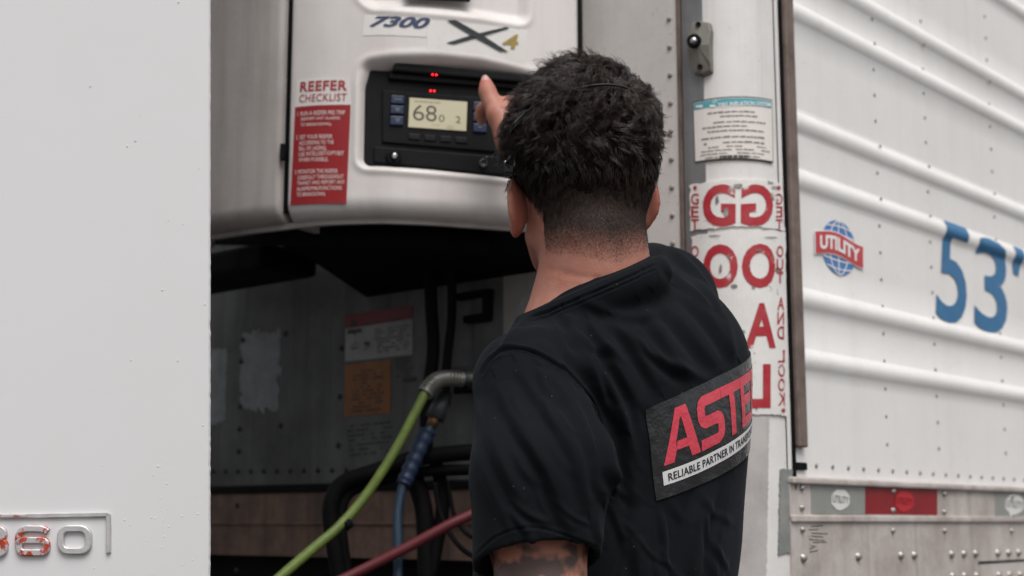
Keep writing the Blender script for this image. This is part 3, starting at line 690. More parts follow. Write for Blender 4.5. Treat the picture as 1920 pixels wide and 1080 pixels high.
for tx, a, b, c_, d in lines:
    x0, x1 = 530+a/4, 530+b/4; y0, y1 = 130+c_/4, 130+d/4; k = -.03*(x1-x0)
    lettering(reef, tx, [(x0, y0-k*.3), (x1, y0+k*.7), (x1, y1+k*.7), (x0, y1-k*.3)], .0018, M['white_text'], ck, .0, 0, 1.0, cuts=(6, 1))
# control panel, a flat black box inset in the opening
pa, pb = reef.at(OL-.004), reef.at(OR_+.004)
pa = pa[0]-pa[1]*.012; pb = pb[0]-pb[1]*.012
ctl = Sheet([pa, pb])
cz0, cz1 = ZB+.02, ctl.hit(830, 116)[1]
cpn = raise_('control_panel', ctl, 0, ctl.len, ctl.hit(700, 345)[1]-.01, cz1, 0, M['black'], ru, back=-.02); cpn['label'] = 'black control panel recessed in the front door'
# the panel face must fill the opening: its outline follows the recess (floor of recess is hidden behind it)
def cbox(name, q, off, m, par, bev=.001, base=0):
    c_ = corners(ctl, q); V = [ctl.pos(*p, off) for p in c_] + [ctl.pos(*p, base-.001) for p in c_]
    B = MB(); B.add(V, [(3, 2, 1, 0), (0, 1, 5, 4), (1, 2, 6, 5), (2, 3, 7, 6), (3, 0, 4, 7)]); o = B.build(name, m, par, bevel=bev)
    bm = bmesh.new(); bm.from_mesh(o.data); bmesh.ops.recalc_face_normals(bm, faces=bm.faces); bm.to_mesh(o.data); bm.free(); return o
cbox('bezel', [(716, 170), (1000, 190), (998, 292), (716, 268)], .004, M['black'], cpn, .002)
hood = cbox('hood', [(738, 122), (1010, 146), (1010, 163), (733, 138)], .016, M['black'], cpn, .003)
cbox('hood_lip', [(728, 138), (1010, 163), (1010, 172), (728, 150)], .008, M['black'], cpn, .002)
cbox('lower_cover', [(700, 275), (1010, 300), (1008, 335), (700, 305)], .003, M['black'], cpn, .002)
lcd = cbox('display', [(767, 185), (874.5, 193), (872.5, 247), (764.5, 239.5)], .0062, M['lcd'], cpn, 0)
def ct(t_, q, m, bold=0, off=.0070): return lettering(ctl, t_, q, off, m, lcd, bold)
ct('6', [(773, 198), (794, 199.5), (794, 228.5), (773, 227)], M['lcd_ink'], -.008); ct('8', [(797, 199.5), (817.5, 201), (817, 230), (797, 228.5)], M['lcd_ink'], -.008)
ct('0', [(821.5, 217), (832, 218), (832, 231), (821.5, 230)], M['lcd_ink'], -.01); ct('2', [(853, 220), (862, 220.7), (862, 233), (853, 232)], M['lcd_ink'])
dashes(ctl, [(774, 189), (850, 194.5), (850, 199), (774, 193.5)], 1, .0070, M['lcd_faint'], lcd, 3, cols=18, fill=.7)
dashes(ctl, [(770, 231), (868, 238), (867, 245), (769, 238)], 2, .0070, M['lcd_faint'], lcd, 5, cols=18, fill=.6, height=.3)
for i, (y0, y1) in enumerate(((180.5, 196), (199.5, 215), (219, 236))):
    b = cbox('button', [(732.5-i, y0), (757-i*.6, y0+1.5), (756-i*.6, y1+1.5), (731.5-i, y1)], .0075, M['button'], cpn, .0015)
    b['label'] = 'blue button left of the display, ' + ['top', 'middle', 'bottom'][i]
    if i == 0: cbox('symbol', [(738, 187), (751, 188), (751, 190.5), (738, 189.5)], .0082, M['button_mark'], b, 0, .007)
    else: poly('symbol', ctl, [(739, y0+5), (749, y0+5.6), (746, y0+12), (742, y0+12)][::-1], .0083, M['button_mark'], b)
for i, (y0, y1) in enumerate(((192, 209), (212.5, 229.5), (233, 249.5))):
    b = cbox('button', [(886, y0), (911, y0+1.5), (910.5, y1+1.5), (885.5, y1)], .0075, M['button'], cpn, .0015); b['label'] = 'blue button right of the display, ' + ['top', 'middle', 'bottom'][i]
    poly('symbol', ctl, [(893, y0+6), (902, y0+6.6), (897.5, y0+11)][::-1] if i == 2 else [(893, y0+11), (902, y0+11.6), (897.5, y0+6)], .0083, M['button_mark'], b)
for i in range(4):
    x0 = 765+29.3*i; y0 = 251.5+2.1*i
    cbox('soft_key', [(x0, y0), (x0+22, y0+1.6), (x0+22, y0+13), (x0, y0+11.5)], .0062, M['key'], cpn, .0015)
for i, (x_, y_) in enumerate(((807.3, 145.8), (814.2, 146.4), (806.2, 171.8), (813.2, 172.2))):
    s_, z_ = ctl.hit(x_, y_); c_ = ctl.pos(s_, z_, .0168 if i < 2 else .0045); nn = Vector((ctl.n[0].x, ctl.n[0].y, 0))
    ringdisc('indicator_light', c_, nn, .0003, .0015, M['led'], cpn, .001)
nn = Vector((ctl.n[0].x, ctl.n[0].y, 0))
c_ = ctl.pos(*ctl.hit(737, 297), .003); ringdisc('switch_collar', c_, nn, .006, .0125, M['rubber'], cpn, .005)
B = MB(); B.tube([c_, c_+nn*.008, c_+nn*.013+Vector((0, 0, .002)), c_+nn*.015+Vector((0, 0, .0022))], [.003, .003, .0046, .002], 12); B.build('toggle_switch', M['chrome'], cpn, True)
c_ = ctl.pos(*ctl.hit(905, 307), .0035); ringdisc('socket_ring', c_, nn, .0048, .0068, M['casting'], cpn, .004)
B = MB(); B.tube([c_+nn*.003+Vector((.003, 0, .004)), c_+nn*.006+Vector((.005, 0, .010))], [.0018, .0022], 8); B.build('socket_pin', M['casting'], cpn, True)
# black sheet painted for the dark inside the opening at the door top
cbx = reef.hit(762, -20), reef.hit(880, -12)
B = MB()
V = []
for (s_, z_) in [reef.hit(x_, y_) for x_, y_ in ((758, -2), (880, 4), (884, -3), (884, -60), (758, -60))]: V.append(reef.pos(s_, z_, .0))
mk('upper_opening_dark', V, [(0, 1, 2, 3, 4)], M['rubber'], ru)

# ------------------------------------------------------------------ air lines, cables, gladhands
def hose(name, label, pts, rad, m, cat='air hose', n=12, group=None):
    pts = [P(*q) for q in pts]; t = thing(name, label, cat, pts[0], group); B = MB(); B.tube(catmull(pts, 10), rad, n); B.build('hose', m, t, True); return t, pts
def coil(pts, r, wire, turns, name, m, parent):
    c_ = catmull(pts, 40); L_ = len(c_); out = []
    up = Vector((.1, .2, 1)).normalized(); N_ = turns*12
    for k in range(N_+1):
        t = k/N_*(L_-1); i = min(int(t), L_-2); p = c_[i].lerp(c_[i+1], t-i); d = (c_[i+1]-c_[i]).normalized(); a = d.cross(up).normalized(); b = a.cross(d)
        th = 2*math.pi*turns*k/N_; out.append(p + (a*math.cos(th) + b*math.sin(th))*r)
    B = MB(); B.tube(out, wire, 6); return B.build(name, m, parent, True)
G, gp = hose('green_air_line', 'bright green air hose curving down to the lower left', [(885, 709, 2.40), (862, 712, 2.40), (838, 709, 2.39), (815, 716, 2.38), (800, 733, 2.37), (778, 775, 2.36), (748, 832, 2.35), (716, 885, 2.34), (680, 937, 2.33), (636, 987, 2.31), (588, 1028, 2.28), (530, 1078, 2.24), (440, 1160, 2.2)], .0080, M['hose_green'], group='coloured air lines in front of the bulkhead')
coil([P(868, 711, 2.40), P(838, 709, 2.39), P(815, 716, 2.38), P(797, 738, 2.37)], .0125, .0022, 17, 'spring_guard', M['spring'], G)
B = MB(); B.tube([P(912, 706, 2.42), P(885, 709, 2.405), P(866, 711, 2.40)], [.011, .011, .013], 12); B.build('fitting', M['casting'], G, True)
B = MB(); B.tube([P(656, 978, 2.318), P(646, 987, 2.314)], .0098, 10); B.build('joint_tape', M['rubber'], G, True)
Bl, bp_ = hose('blue_air_line', 'dark blue air hose hanging straight below its ribbed grip', [(812, 790, 2.42), (800, 815, 2.41), (778, 860, 2.40), (757, 905, 2.39), (746, 960, 2.38), (746, 1020, 2.37), (746, 1090, 2.36), (740, 1200, 2.34)], .0078, M['hose_blue'], group='coloured air lines in front of the bulkhead')
c_ = catmull([P(803, 808, 2.41), P(778, 860, 2.40), P(757, 908, 2.39)], 12)
B = MB(); B.tube(c_, [.0135 + .0009*(1 if (i % 4) < 2 else -1) for i in range(len(c_))], 14); B.build('grip', M['grip_blue'], Bl, True)
B = MB(); B.tube([P(818, 778, 2.42), P(808, 800, 2.415)], [.010, .009], 12); B.build('brass_nut', M['brass'], Bl, True)
B = MB(); B.tube([P(838, 735, 2.43), P(825, 760, 2.425), P(815, 785, 2.42)], [.010, .015, .0165], 12); B.build('swivel', M['casting'], Bl, True)
Rd, rp = hose('red_air_line', 'dark red air hose sloping up behind the man\'s arm', [(960, 925, 2.36), (885, 964, 2.35), (840, 985, 2.345), (760, 1028, 2.34), (650, 1083, 2.33), (540, 1135, 2.3)], .0088, M['hose_red'], group='coloured air lines in front of the bulkhead')
gh = thing('gladhand_coupling', 'dark cast brake coupling on the bulkhead above the green hose', 'coupling', P(900, 700, 2.46))
B = MB(); B.tube([P(880, 712, 2.43), P(905, 705, 2.44), P(935, 700, 2.46)], [.018, .022, .02], 14); B.build('coupling_body', M['casting'], gh, True, )
B = MB(); B.box(P(848, 700, 2.50), (.10, -.06, .0), (0, -.03, 0), (0, 0, .008)); B.build('mounting_plate', M['casting'], gh, bevel=.002)
B = MB(); B.box(P(850, 740, 2.50), (.09, -.05, .0), (0, -.012, 0), (0, 0, .035)); B.build('housing', M['rubber'], gh, bevel=.003)
def cable(label, pts, rad, group='black cables on the trailer bulkhead'):
    pts = [P(*q) for q in pts]; o = MB(); r0 = pts[0]; o.tube(catmull(pts, 10), rad, 10)
    ob = o.build('black_cable', M['rubber'], None, True); tag(ob, label, 'cable', group); return ob
cable('thick black cable looping out from the blue hose grip', [(640, 1100, 2.45), (622, 990, 2.45), (622, 940, 2.45), (645, 905, 2.45), (700, 885, 2.44), (770, 862, 2.44), (850, 850, 2.42), (960, 845, 2.4)], .0145)
cable('inner black cable running beside the thick loop', [(655, 1100, 2.46), (640, 990, 2.46), (650, 930, 2.46), (700, 905, 2.46), (790, 885, 2.45), (900, 880, 2.4)], .010)
cable('thin black cable sagging beside the man\'s sleeve', [(815, 905, 2.42), (825, 960, 2.42), (850, 1010, 2.41), (885, 1042, 2.4), (940, 1060, 2.4)], .0045)
cable('second thin black cable sagging near the sleeve', [(840, 900, 2.43), (850, 960, 2.43), (875, 1000, 2.42), (930, 1030, 2.4)], .004)
cable('upright black conduit beside the warning label', [(808, 480, 2.50), (808, 560, 2.50), (812, 660, 2.49), (800, 760, 2.48), (800, 860, 2.47)], .0115)
cable('slimmer upright black conduit near the latch frame', [(846, 500, 2.48), (847, 590, 2.48), (838, 680, 2.47), (836, 760, 2.46)], .008)
cable('black cable hanging behind the blue hose', [(770, 880, 2.47), (795, 960, 2.46), (800, 1100, 2.45)], .016)
cable('broad black cable under the sleeve', [(815, 860, 2.46), (830, 950, 2.46), (800, 1110, 2.45)], .012)

# ------------------------------------------------------------------ tractor cab on the left
YC = 1.76
tc = thing('tractor_cab', 'white truck cab panel with worn metal number badge, close at left', 'truck', (P(394, 979, YC).x-.5, YC, 0))
cabs = Sheet([(P(394, 979, YC).x-1.9, YC-.06), (P(394, 979, YC).x, YC)])
eZ = [(-.2, 1080), (0, 540)]
# panel: edge leans a little so that it stays parallel to the frame
def edge_s(z): 
    return cabs.len + (-.0293*(z-CAMZ)*.62)*1.0
Zs = [.45 + .09*k for k in range(32)]
V = []; F = []; rr = random.Random(3)
Zf = []
z = .45
while z < 3.3: Zf.append(z); z += .006 if 1.1 < z < 1.95 else .05
def xedge(z):
    # x of pixel column 394 at height z
    lo = 0; 
    y = YC; zz = z-CAMZ; f = y*CP + zz*SP; return (394-960)/FPX*f
for z in Zf:
    xe = xedge(z) + rr.gauss(0, .00018)
    V += [(xe-1.9, YC-.06, z), (xe-.0018, YC-.0005, z), (xe, YC+.002, z), (xe-.02, YC+.05, z)]
for i in range(len(Zf)-1):
    a = 4*i; F += [(a, a+1, a+5, a+4), (a+1, a+2, a+6, a+5), (a+2, a+3, a+7, a+6)]
o = mk('side_panel', V, F, M['cab'], tc); o['label'] = 'white painted panel with a chipped edge'
B = MB(); x0 = xedge(1.2)-.12; B.box((x0-2.2, YC+.0, .5), (2.2-.02, .0, 0), (-.0, .34, 0), (0, 0, 2.75)); B.build('cab_body', M['cab'], tc, bevel=.03)
for yy in (YC+.17,):
    wh = MB(); wh.tube([(x0-1.2, yy-.15, .5), (x0-1.2, yy+.15, .5)], .5, 32); w_ = wh.build('wheel', M['tyre'], tc, True)
    wh = MB(); wh.tube([(x0-1.2, yy-.16, .5), (x0-1.2, yy-.151, .5)], .28, 24); wh.build('rim', M['rim'], w_, True)
# badge digits as rounded wide solids
CB = Sheet([(P(394, 979, YC).x-1.9, YC-.0605), (P(394, 979, YC).x, YC-.0005)])
def rrect(x0, y0, x1, y1, r, n=5):
    pts = []
    for cx, cy, a0 in ((x1-r, y1-r, 0), (x0+r, y1-r, 90), (x0+r, y0+r, 180), (x1-r, y0+r, 270)):
        for k in range(n+1): a = R(a0+90*k/n); pts.append((cx+r*math.cos(a), cy+r*math.sin(a)))
    return pts
def badge_stroke(name, pts, wd, h, m, parent, closed=False):
    """bevelled stroke following a centre line in pixels"""
    n = len(pts); V = []; F = []
    for i in range(n):
        a = pts[(i-1) % n if closed else max(i-1, 0)]; b = pts[(i+1) % n if closed else min(i+1, n-1)]
        d = Vector((b[0]-a[0], b[1]-a[1])).normalized(); nn = Vector((-d.y, d.x))
        for k, (o_, hh) in enumerate(((-1, -.001), (-.86, h), (-.62, h+.0007), (.62, h+.0007), (.86, h), (1, -.001))):
            s_, z_ = CB.hit(pts[i][0]+nn.x*o_*wd/2, pts[i][1]+nn.y*o_*wd/2); V.append(CB.pos(s_, z_, hh))
    m_ = n if closed else n-1
    for i in range(m_):
        for k in range(5): a = 6*i+k; b = 6*((i+1) % n)+k; F.append((a, a+1, b+1, b))
    if not closed: F += [tuple(range(6)), tuple(6*(n-1)+k for k in range(5, -1, -1))]
    o = mk(name, V, F, m, parent)
    bm = bmesh.new(); bm.from_mesh(o.data); bmesh.ops.recalc_face_normals(bm, faces=bm.faces); bm.to_mesh(o.data); bm.free()
    return o
bd = badge_stroke('number_badge', [(-120, 968.5), (60, 967.4), (203, 964.6), (203.5, 964.7), (204.5, 985), (204, 1036)], 9.5, .0035, M['badge_grey'], tc)
# split: the red enamel survives on the left of the bar
badge_stroke('enamel_remnant', [(-119, 968.2), (0, 967.6), (54, 967)], 5.5, .0043, M['badge'], bd)
def digit(pts_list, m):
    for pts, closed in pts_list:
        badge_stroke('digit', pts, 14, .005, m, bd, closed)
digit([(rrect(115, 991, 167, 1033, 15), True)], M['badge_grey'])
six = rrect(37, 1013, 89, 1036, 10)
digit([(six, True)], M['badge'])
digit([([(90, 997), (86, 994), (78, 991.5), (52, 991), (43, 994), (37.5, 1001), (36, 1010), (36, 1022)], False)], M['badge'])
digit([(rrect(-42, 1013, 10, 1038, 11), True), (rrect(-40, 992, 8, 1012, 9), True)], M['badge'])
# water beads / paint bumps
bead_me = bpy.data.meshes.new('paint_blister'); v_, f_ = dome(.0016, .0005, seg=8); bead_me.from_pydata(v_, [], f_); bead_me.materials.append(M['cab']); bead_me.shade_smooth()
bm = bmesh.new(); bm.from_mesh(bead_me); bmesh.ops.recalc_face_normals(bm, faces=bm.faces); bm.to_mesh(bead_me); bm.free()
for k in range(70):
    x_ = 390-abs(random.gauss(0, 110)); y_ = random.uniform(860, 1078) if k < 45 else random.uniform(0, 1078)
    if x_ < 5 or (x_ < 215 and 950 < y_ < 1045): continue
    o = bpy.data.objects.new('paint_blister', bead_me); col.objects.link(o); o.parent = tc; s_, z_ = CB.hit(x_, y_)
    o.location = CB.pos(s_, z_, .0) - tc.location; o.rotation_euler = (0, 0, CB.rot(s_)); k_ = random.uniform(.3, .85); o.scale = (k_, k_, k_*random.uniform(.7, 1.3))
#PERSON
# ------------------------------------------------------------------ person
class SDF:
    def __init__(s, lo, hi, h):
        s.lo = np.array(lo, float); s.h = h; s.n = np.ceil((np.array(hi)-s.lo)/h).astype(int)+1
        s.F = np.full(s.n, .2, np.float32)
    def _sub(s, lo, hi):
        a = np.clip(np.floor((np.array(lo)-s.lo)/s.h).astype(int), 0, s.n-1); b = np.clip(np.ceil((np.array(hi)-s.lo)/s.h).astype(int)+1, 1, s.n)
        if np.any(b <= a): return None, None
        g = [(np.arange(a[i], b[i])*s.h + s.lo[i]).astype(np.float32) for i in range(3)]
        return tuple(slice(a[i], b[i]) for i in range(3)), np.meshgrid(*g, indexing='ij', sparse=True)
    def _put(s, sl, d, k, op):
        A_ = s.F[sl]
        if op == 'add':
            if k > 0: hh = np.clip(k-np.abs(A_-d), 0, None)/k; s.F[sl] = np.minimum(A_, d) - hh*hh*k*.25
            else: s.F[sl] = np.minimum(A_, d)
        else:
            d = -d
            if k > 0: hh = np.clip(k-np.abs(A_-d), 0, None)/k; s.F[sl] = np.maximum(A_, d) + hh*hh*k*.25
            else: s.F[sl] = np.maximum(A_, d)
    def cap(s, a, b, ra, rb=None, k=.01, op='add', squash=None):
        rb = ra if rb is None else rb; a = np.array(a, float); b = np.array(b, float); r = max(ra, rb)+k+.01
        sl, X = s._sub(np.minimum(a, b)-r, np.maximum(a, b)+r)
        if sl is None: return
        ba = b-a; L2 = float(ba@ba) or 1e-9
        t = np.clip(((X[0]-a[0])*ba[0] + (X[1]-a[1])*ba[1] + (X[2]-a[2])*ba[2])/L2, 0, 1)
        d = np.sqrt((X[0]-a[0]-t*ba[0])**2 + (X[1]-a[1]-t*ba[1])**2 + (X[2]-a[2]-t*ba[2])**2) - (ra + (rb-ra)*t)
        s._put(sl, d.astype(np.float32), k, op)
    def ell(s, c, rad, M_=None, k=.01, op='add'):
        """M_ rows are the local axes"""
        c = np.array(c, float); rad = np.array(rad, float); M_ = np.eye(3) if M_ is None else np.array(M_); r = rad.max()+k+.01
        sl, X = s._sub(c-r, c+r)
        if sl is None: return
        q = [((X[0]-c[0])*M_[i][0] + (X[1]-c[1])*M_[i][1] + (X[2]-c[2])*M_[i][2]) for i in range(3)]
        k0 = np.sqrt(sum((q[i]/rad[i])**2 for i in range(3))); k1 = np.sqrt(sum((q[i]/rad[i]**2)**2 for i in range(3)))+1e-6
        s._put(sl, (k0*(k0-1)/k1).astype(np.float32), k, op)
    def path(s, pts, rads, k=.01, op='add'):
        for i in range(len(pts)-1): s.cap(pts[i], pts[i+1], rads[i], rads[i+1], k, op)
    def plane_cut(s, p, n, box):
        """remove everything on the +n side of the plane, inside a box"""
        sl, X = s._sub(*box); n = np.array(n, float); n /= np.linalg.norm(n)
        d = (X[0]-p[0])*n[0] + (X[1]-p[1])*n[1] + (X[2]-p[2])*n[2]; s.F[sl] = np.maximum(s.F[sl], d.astype(np.float32))
    def mesh(s):
        F = s.F; S = F < 0
        c = np.zeros(np.array(F.shape)-1, np.uint8)
        for i in (0, 1):
            for j in (0, 1):
                for l in (0, 1): c += S[i:i+c.shape[0], j:j+c.shape[1], l:l+c.shape[2]]
        act = (c > 0) & (c < 8); I = np.argwhere(act); idx = np.full(c.shape, -1, np.int32); idx[act] = np.arange(len(I))
        acc = np.zeros((len(I), 3)); cnt = np.zeros(len(I))
        cor = np.array([(i, j, l) for i in (0, 1) for j in (0, 1) for l in (0, 1)])
        val = np.stack([F[I[:, 0]+a[0], I[:, 1]+a[1], I[:, 2]+a[2]] for a in cor], 1)
        for a in range(8):
            for b in range(a+1, 8):
                if np.abs(cor[a]-cor[b]).sum() != 1: continue
                m_ = (val[:, a] < 0) != (val[:, b] < 0); t = val[m_, a]/(val[m_, a]-val[m_, b])
                acc[m_] += cor[a] + t[:, None]*(cor[b]-cor[a]); cnt[m_] += 1
        V = (I + acc/cnt[:, None])*s.h + s.lo; Q = []
        for ax in range(3):
            u, v = [(1, 2), (2, 0), (0, 1)][ax]
            sl0 = [slice(1, -1)]*3; sl1 = [slice(1, -1)]*3; sl0[ax] = slice(0, -1); sl1[ax] = slice(1, None)
            a = S[tuple(sl0)]; b = S[tuple(sl1)]; E = np.argwhere(a != b)
            fl = a[tuple(E.T)]; E = E + 1; E[:, ax] -= 1
            du = np.zeros(3, int); du[u] = 1; dv = np.zeros(3, int); dv[v] = 1
            q = np.stack([idx[tuple((E-du-dv).T)], idx[tuple((E-dv).T)], idx[tuple(E.T)], idx[tuple((E-du).T)]], 1)
            q[~fl] = q[~fl][:, ::-1]; Q.append(q)
        Q = np.concatenate(Q); return V, Q[(Q >= 0).all(1)]
def vnormals(V, Q):
    n = np.cross(V[Q[:, 2]]-V[Q[:, 0]], V[Q[:, 3]]-V[Q[:, 1]]); N_ = np.zeros_like(V)
    for i in range(4): np.add.at(N_, Q[:, i], n)
    return N_/(np.linalg.norm(N_, axis=1, keepdims=True)+1e-12)
def relax(V, Q, it, lam=.5):
    for _ in range(it):
        A_ = np.zeros_like(V); c = np.zeros(len(V))
        for i in range(4):
            a, b = Q[:, i], Q[:, (i+1) % 4]; np.add.at(A_, a, V[b]); np.add.at(c, a, 1); np.add.at(A_, b, V[a]); np.add.at(c, b, 1)
        V = V + lam*(A_/np.maximum(c, 1)[:, None] - V)
    return V
def v3(p): return np.array(p, float)
# frames -------------------------------------------------------------
H0 = v3(P(1090, 322, 1.655))                                   # head centre, level with the brow
def frame(yaw, roll, pitch):
    m = Matrix.Rotation(yaw, 3, 'Z') @ Matrix.Rotation(roll, 3, 'Y') @ Matrix.Rotation(pitch, 3, 'X')
    return np.array(m).T                                            # rows: right, forward, up
HM = frame(R(14), R(-6), R(5))
def hl(x, y, z): return H0 + x*HM[0] + y*HM[1] + z*HM[2]
YAW = R(50); LAT = v3((math.cos(YAW), math.sin(YAW), 0)); FWD = v3((-math.sin(YAW), math.cos(YAW), 0)); UP = v3((0, 0, 1))
NB = v3(P(1110, 560, 1.645))                                   # base of the neck
LS = v3(P(988, 716, 1.53)); LE = v3(P(1022, 1190, 1.47))
RS = v3(P(1243, 560, 1.84)); RE = v3(P(1130, 497, 2.07)); RW = v3(P(966, 268, 2.10))
BT = v3(P(1148, 730, 1.70)); BM_ = v3(P(1142, 960, 1.715)); BW = v3(P(1130, 1200, 1.72)); HIP = v3(P(1120, 1420, 1.75))
TM = np.array([LAT, FWD, UP])
lean = BT-BW; lean /= np.linalg.norm(lean)
L2_ = LAT - lean*(LAT@lean); L2_ /= np.linalg.norm(L2_); TM2 = np.array([L2_, np.cross(lean, L2_), lean])

pr = thing('person', 'dark-haired man in black printed t-shirt reaching up to the control panel', 'person', (HIP[0], HIP[1], 0))

# body -----------------------------------------------------------------
b = SDF((-.32, 1.28, .74), (.36, 2.26, 1.97), .0029)
b.ell(hl(0, -.012, .028), (.0755, .097, .086), HM, .02)            # cranium
b.ell(hl(0, -.045, -.010), (.068, .058, .062), HM, .03)            # occiput
b.ell(hl(0, .030, -.050), (.062, .070, .068), HM, .03)             # face mass
b.ell(hl(0, .056, -.098), (.040, .038, .028), HM, .03)             # chin
b.cap(hl(-.058, .012, -.075), hl(-.036, .055, -.100), .014, .014, .02); b.cap(hl(.058, .012, -.075), hl(.036, .055, -.100), .014, .014, .02)
b.cap(hl(0, .100, -.010), hl(0, .114, -.045), .008, .013, .012)     # nose
b.cap(hl(-.035, .082, .012), hl(.035, .082, .012), .012, .012, .015) # brow
for sx in (-1, 1):
    b.ell(hl(.031*sx, .088, -.008), (.013, .008, .008), HM, .004, 'sub'); b.ell(hl(.031*sx, .078, -.008), (.012, .012, .011), HM, .002)
b.cap(hl(-.020, .100, -.075), hl(.020, .100, -.075), .0055, .0055, .005); b.cap(hl(-.018, .108, -.071), hl(.018, .108, -.071), .0012, .0012, .003, 'sub')
for sx in (-1, 1):                                               # ears
    E = HM.copy(); a_ = R(42)*sx                                 # flare outward at the back
    m_ = np.array((Matrix.Rotation(a_, 3, 'Z') @ Matrix.Rotation(R(-6), 3, 'X')).transposed()); E = m_ @ HM
    c_ = hl(.0825*sx if sx < 0 else .0785, .002, -.034)
    b.ell(c_, (.0075, .0205, .033), E, .004); b.ell(c_-UP*.030+HM[1]*.006, (.006, .009, .011), E, .008)
    b.ell(c_ + E[0]*sx*.0065, (.0045, .0115, .021), E, .003, 'sub')
b.path([hl(0, -.022, -.055), hl(0, -.028, -.105), NB], [.0585, .0540, .0570], .03)
b.cap(hl(-.012, -.055, -.085), NB-FWD*.02-LAT*.01, .045, .05, .03)
b.path([NB, NB-UP*.09], [.059, .080], .03)
b.cap(NB-UP*.065, LS, .045, .043, .03); b.cap(NB-UP*.05, RS, .045, .048, .03)
b.ell(BT-UP*.01, (.16, .10, .135), TM2, .05); b.ell(BM_, (.150, .105, .16), TM2, .06); b.ell(BW, (.145, .105, .16), TM2, .06); b.ell(HIP, (.15, .11, .12), TM, .06)
b.path([LS, LS*.45+LE*.55, LE], [.052, .0525, .043], .02)
# left forearm and relaxed hand
LW = v3(P(1000, 1190, 1.47)) + v3((-.05, .11, -.225)); LW = LE + v3((-.055, .10, -.225))
b.path([LE, LE*.7+LW*.3, LW], [.043, .042, .027], .02)
def hand(b, W_, d, n, out, thumb_pts=None, curl=.5, s=1.0):
    """W_ wrist, d = direction of fingers, n = back-of-hand normal, out = towards the thumb"""
    d, n, out = [q/np.linalg.norm(q) for q in (d, n, out)]
    M_ = np.array([out, d, n]); b.ell(W_+d*.048, (.038*s, .048*s, .016*s), M_, .012)
    b.cap(W_, W_+d*.03, .024, .026, .015)
    for i, (o_, ln) in enumerate(((.029, .075), (.010, .082), (-.010, .076), (-.028, .060))):
        p = W_ + d*(.085-.004*abs(i-1)) + out*o_; dd = d.copy(); pts = [p-d*.02, p]; r = .0088-.0006*i
        for j, f_ in enumerate((.45, .3, .25)):
            a_ = curl*(.7+.15*i)*(1 if j else .6); dd = dd*math.cos(a_) - n*math.sin(a_); nn = np.cross(np.cross(dd, n), dd); p = p + dd*ln*f_; pts.append(p)
        b.path(pts, [r, r, r*.93, r*.88, r*.8], .004)
    if thumb_pts is None: p0 = W_+d*.02+out*.02; thumb_pts = [p0, p0+d*.035+out*.022-n*.008, p0+d*.062+out*.03-n*.016]
    b.path(thumb_pts, [.015, .0105, .0092][:len(thumb_pts)] if len(thumb_pts) == 3 else [.016, .0125, .0105, .0098, .0085], .006)
hand(b, LW, LW-LE, v3((-.8, -.6, 0)), v3((-.5, .8, 0)), curl=.35)
# right arm reaching to the panel
b.path([RS, RE, RE*.5+RW*.5, RW], [.052, .043, .038, .0255], .02)
# right hand: palm behind, thumb straight up, index bent onto the blue button
TH = [v3(P(953, 250, 2.10)), v3(P(933, 216, 2.105)), v3(P(921, 190, 2.115)), v3(P(914, 172, 2.12)), v3(P(911, 156, 2.125))]
b.path(TH, [.021, .0150, .0118, .0118, .0098], .010)
PC = v3(P(958, 222, 2.125)); b.ell(PC, (.026, .019, .036), None, .014); b.cap(RW, PC, .0245, .024, .018)
IX = [v3(P(945, 196, 2.13)), v3(P(921, 196, 2.142)), v3(P(903, 204, 2.15)), v3(P(900, 216, 2.157)), v3(P(903, 226, 2.163))]
b.path(IX, [.0115, .0095, .0088, .0086, .0078], .004)
for k_, (dx, dy, dY) in enumerate(((26, 4, .004), (30, 22, .006), (34, 40, .008))):
    a0 = v3(P(952+dx*.4, 205+dy, 2.135+dY)); a1 = v3(P(932+dx*.5, 208+dy, 2.155+dY)); a2 = v3(P(930+dx*.55, 222+dy, 2.165+dY)); a3 = v3(P(942+dx*.5, 230+dy, 2.16+dY))
    b.path([a0, a1, a2, a3], [.010, .0092, .0086, .0078], .003)
V, Q = b.mesh(); V = relax(V, Q, 2, .5); N_ = vnormals(V, Q)
del b.F
# head-local coordinates and hair masks
def local(V): D = V-H0; return np.stack([D@HM[0], D@HM[1], D@HM[2]], 1)
Lc = local(V)
def hair_mask(L):
    x, y, z = L[:, 0], L[:, 1], L[:, 2]
    nape = -.121 + .28*np.abs(x)                                  # lower limit at the back
    sidel = np.interp(y, [-.06, -.03, -.008, .03, .05], [-.080, -.052, -.018, -.030, .05])
    lim = np.where(y < -.045, nape, np.maximum(sidel, nape*0+sidel))
    m = np.clip((z-lim)/np.where(y < -.02, .040, .018), 0, 1); m *= np.clip((.075 + .25*(z-.03) - y)/.02, 0, 1)
    return m*(z > -.135)
HMk = hair_mask(Lc); far = np.linalg.norm(V-H0, axis=1) > .17; HMk[far] = 0
# skin wrinkle across the nape, fine displacement
for (x0, y0, x1, y1, am, wd) in ((1058, 516, 1120, 523, .0009, 5), (1120, 523, 1185, 516, .0008, 5), (1030, 506, 1075, 512, .0006, 6), (1090, 545, 1190, 535, .0008, 9)):
    px_ = np.array([proj(p) for p in V]) if 'pxV' not in globals() else pxV
    pxV = px_; t = np.clip(((px_[:, 0]-x0)*(x1-x0)+(px_[:, 1]-y0)*(y1-y0))/((x1-x0)**2+(y1-y0)**2), 0, 1)
    d = np.hypot(px_[:, 0]-x0-t*(x1-x0), px_[:, 1]-y0-t*(y1-y0)); near = (V[:, 1] < 1.68)
    V = V - N_*(am*np.exp(-(d/wd)**2)*near)[:, None]
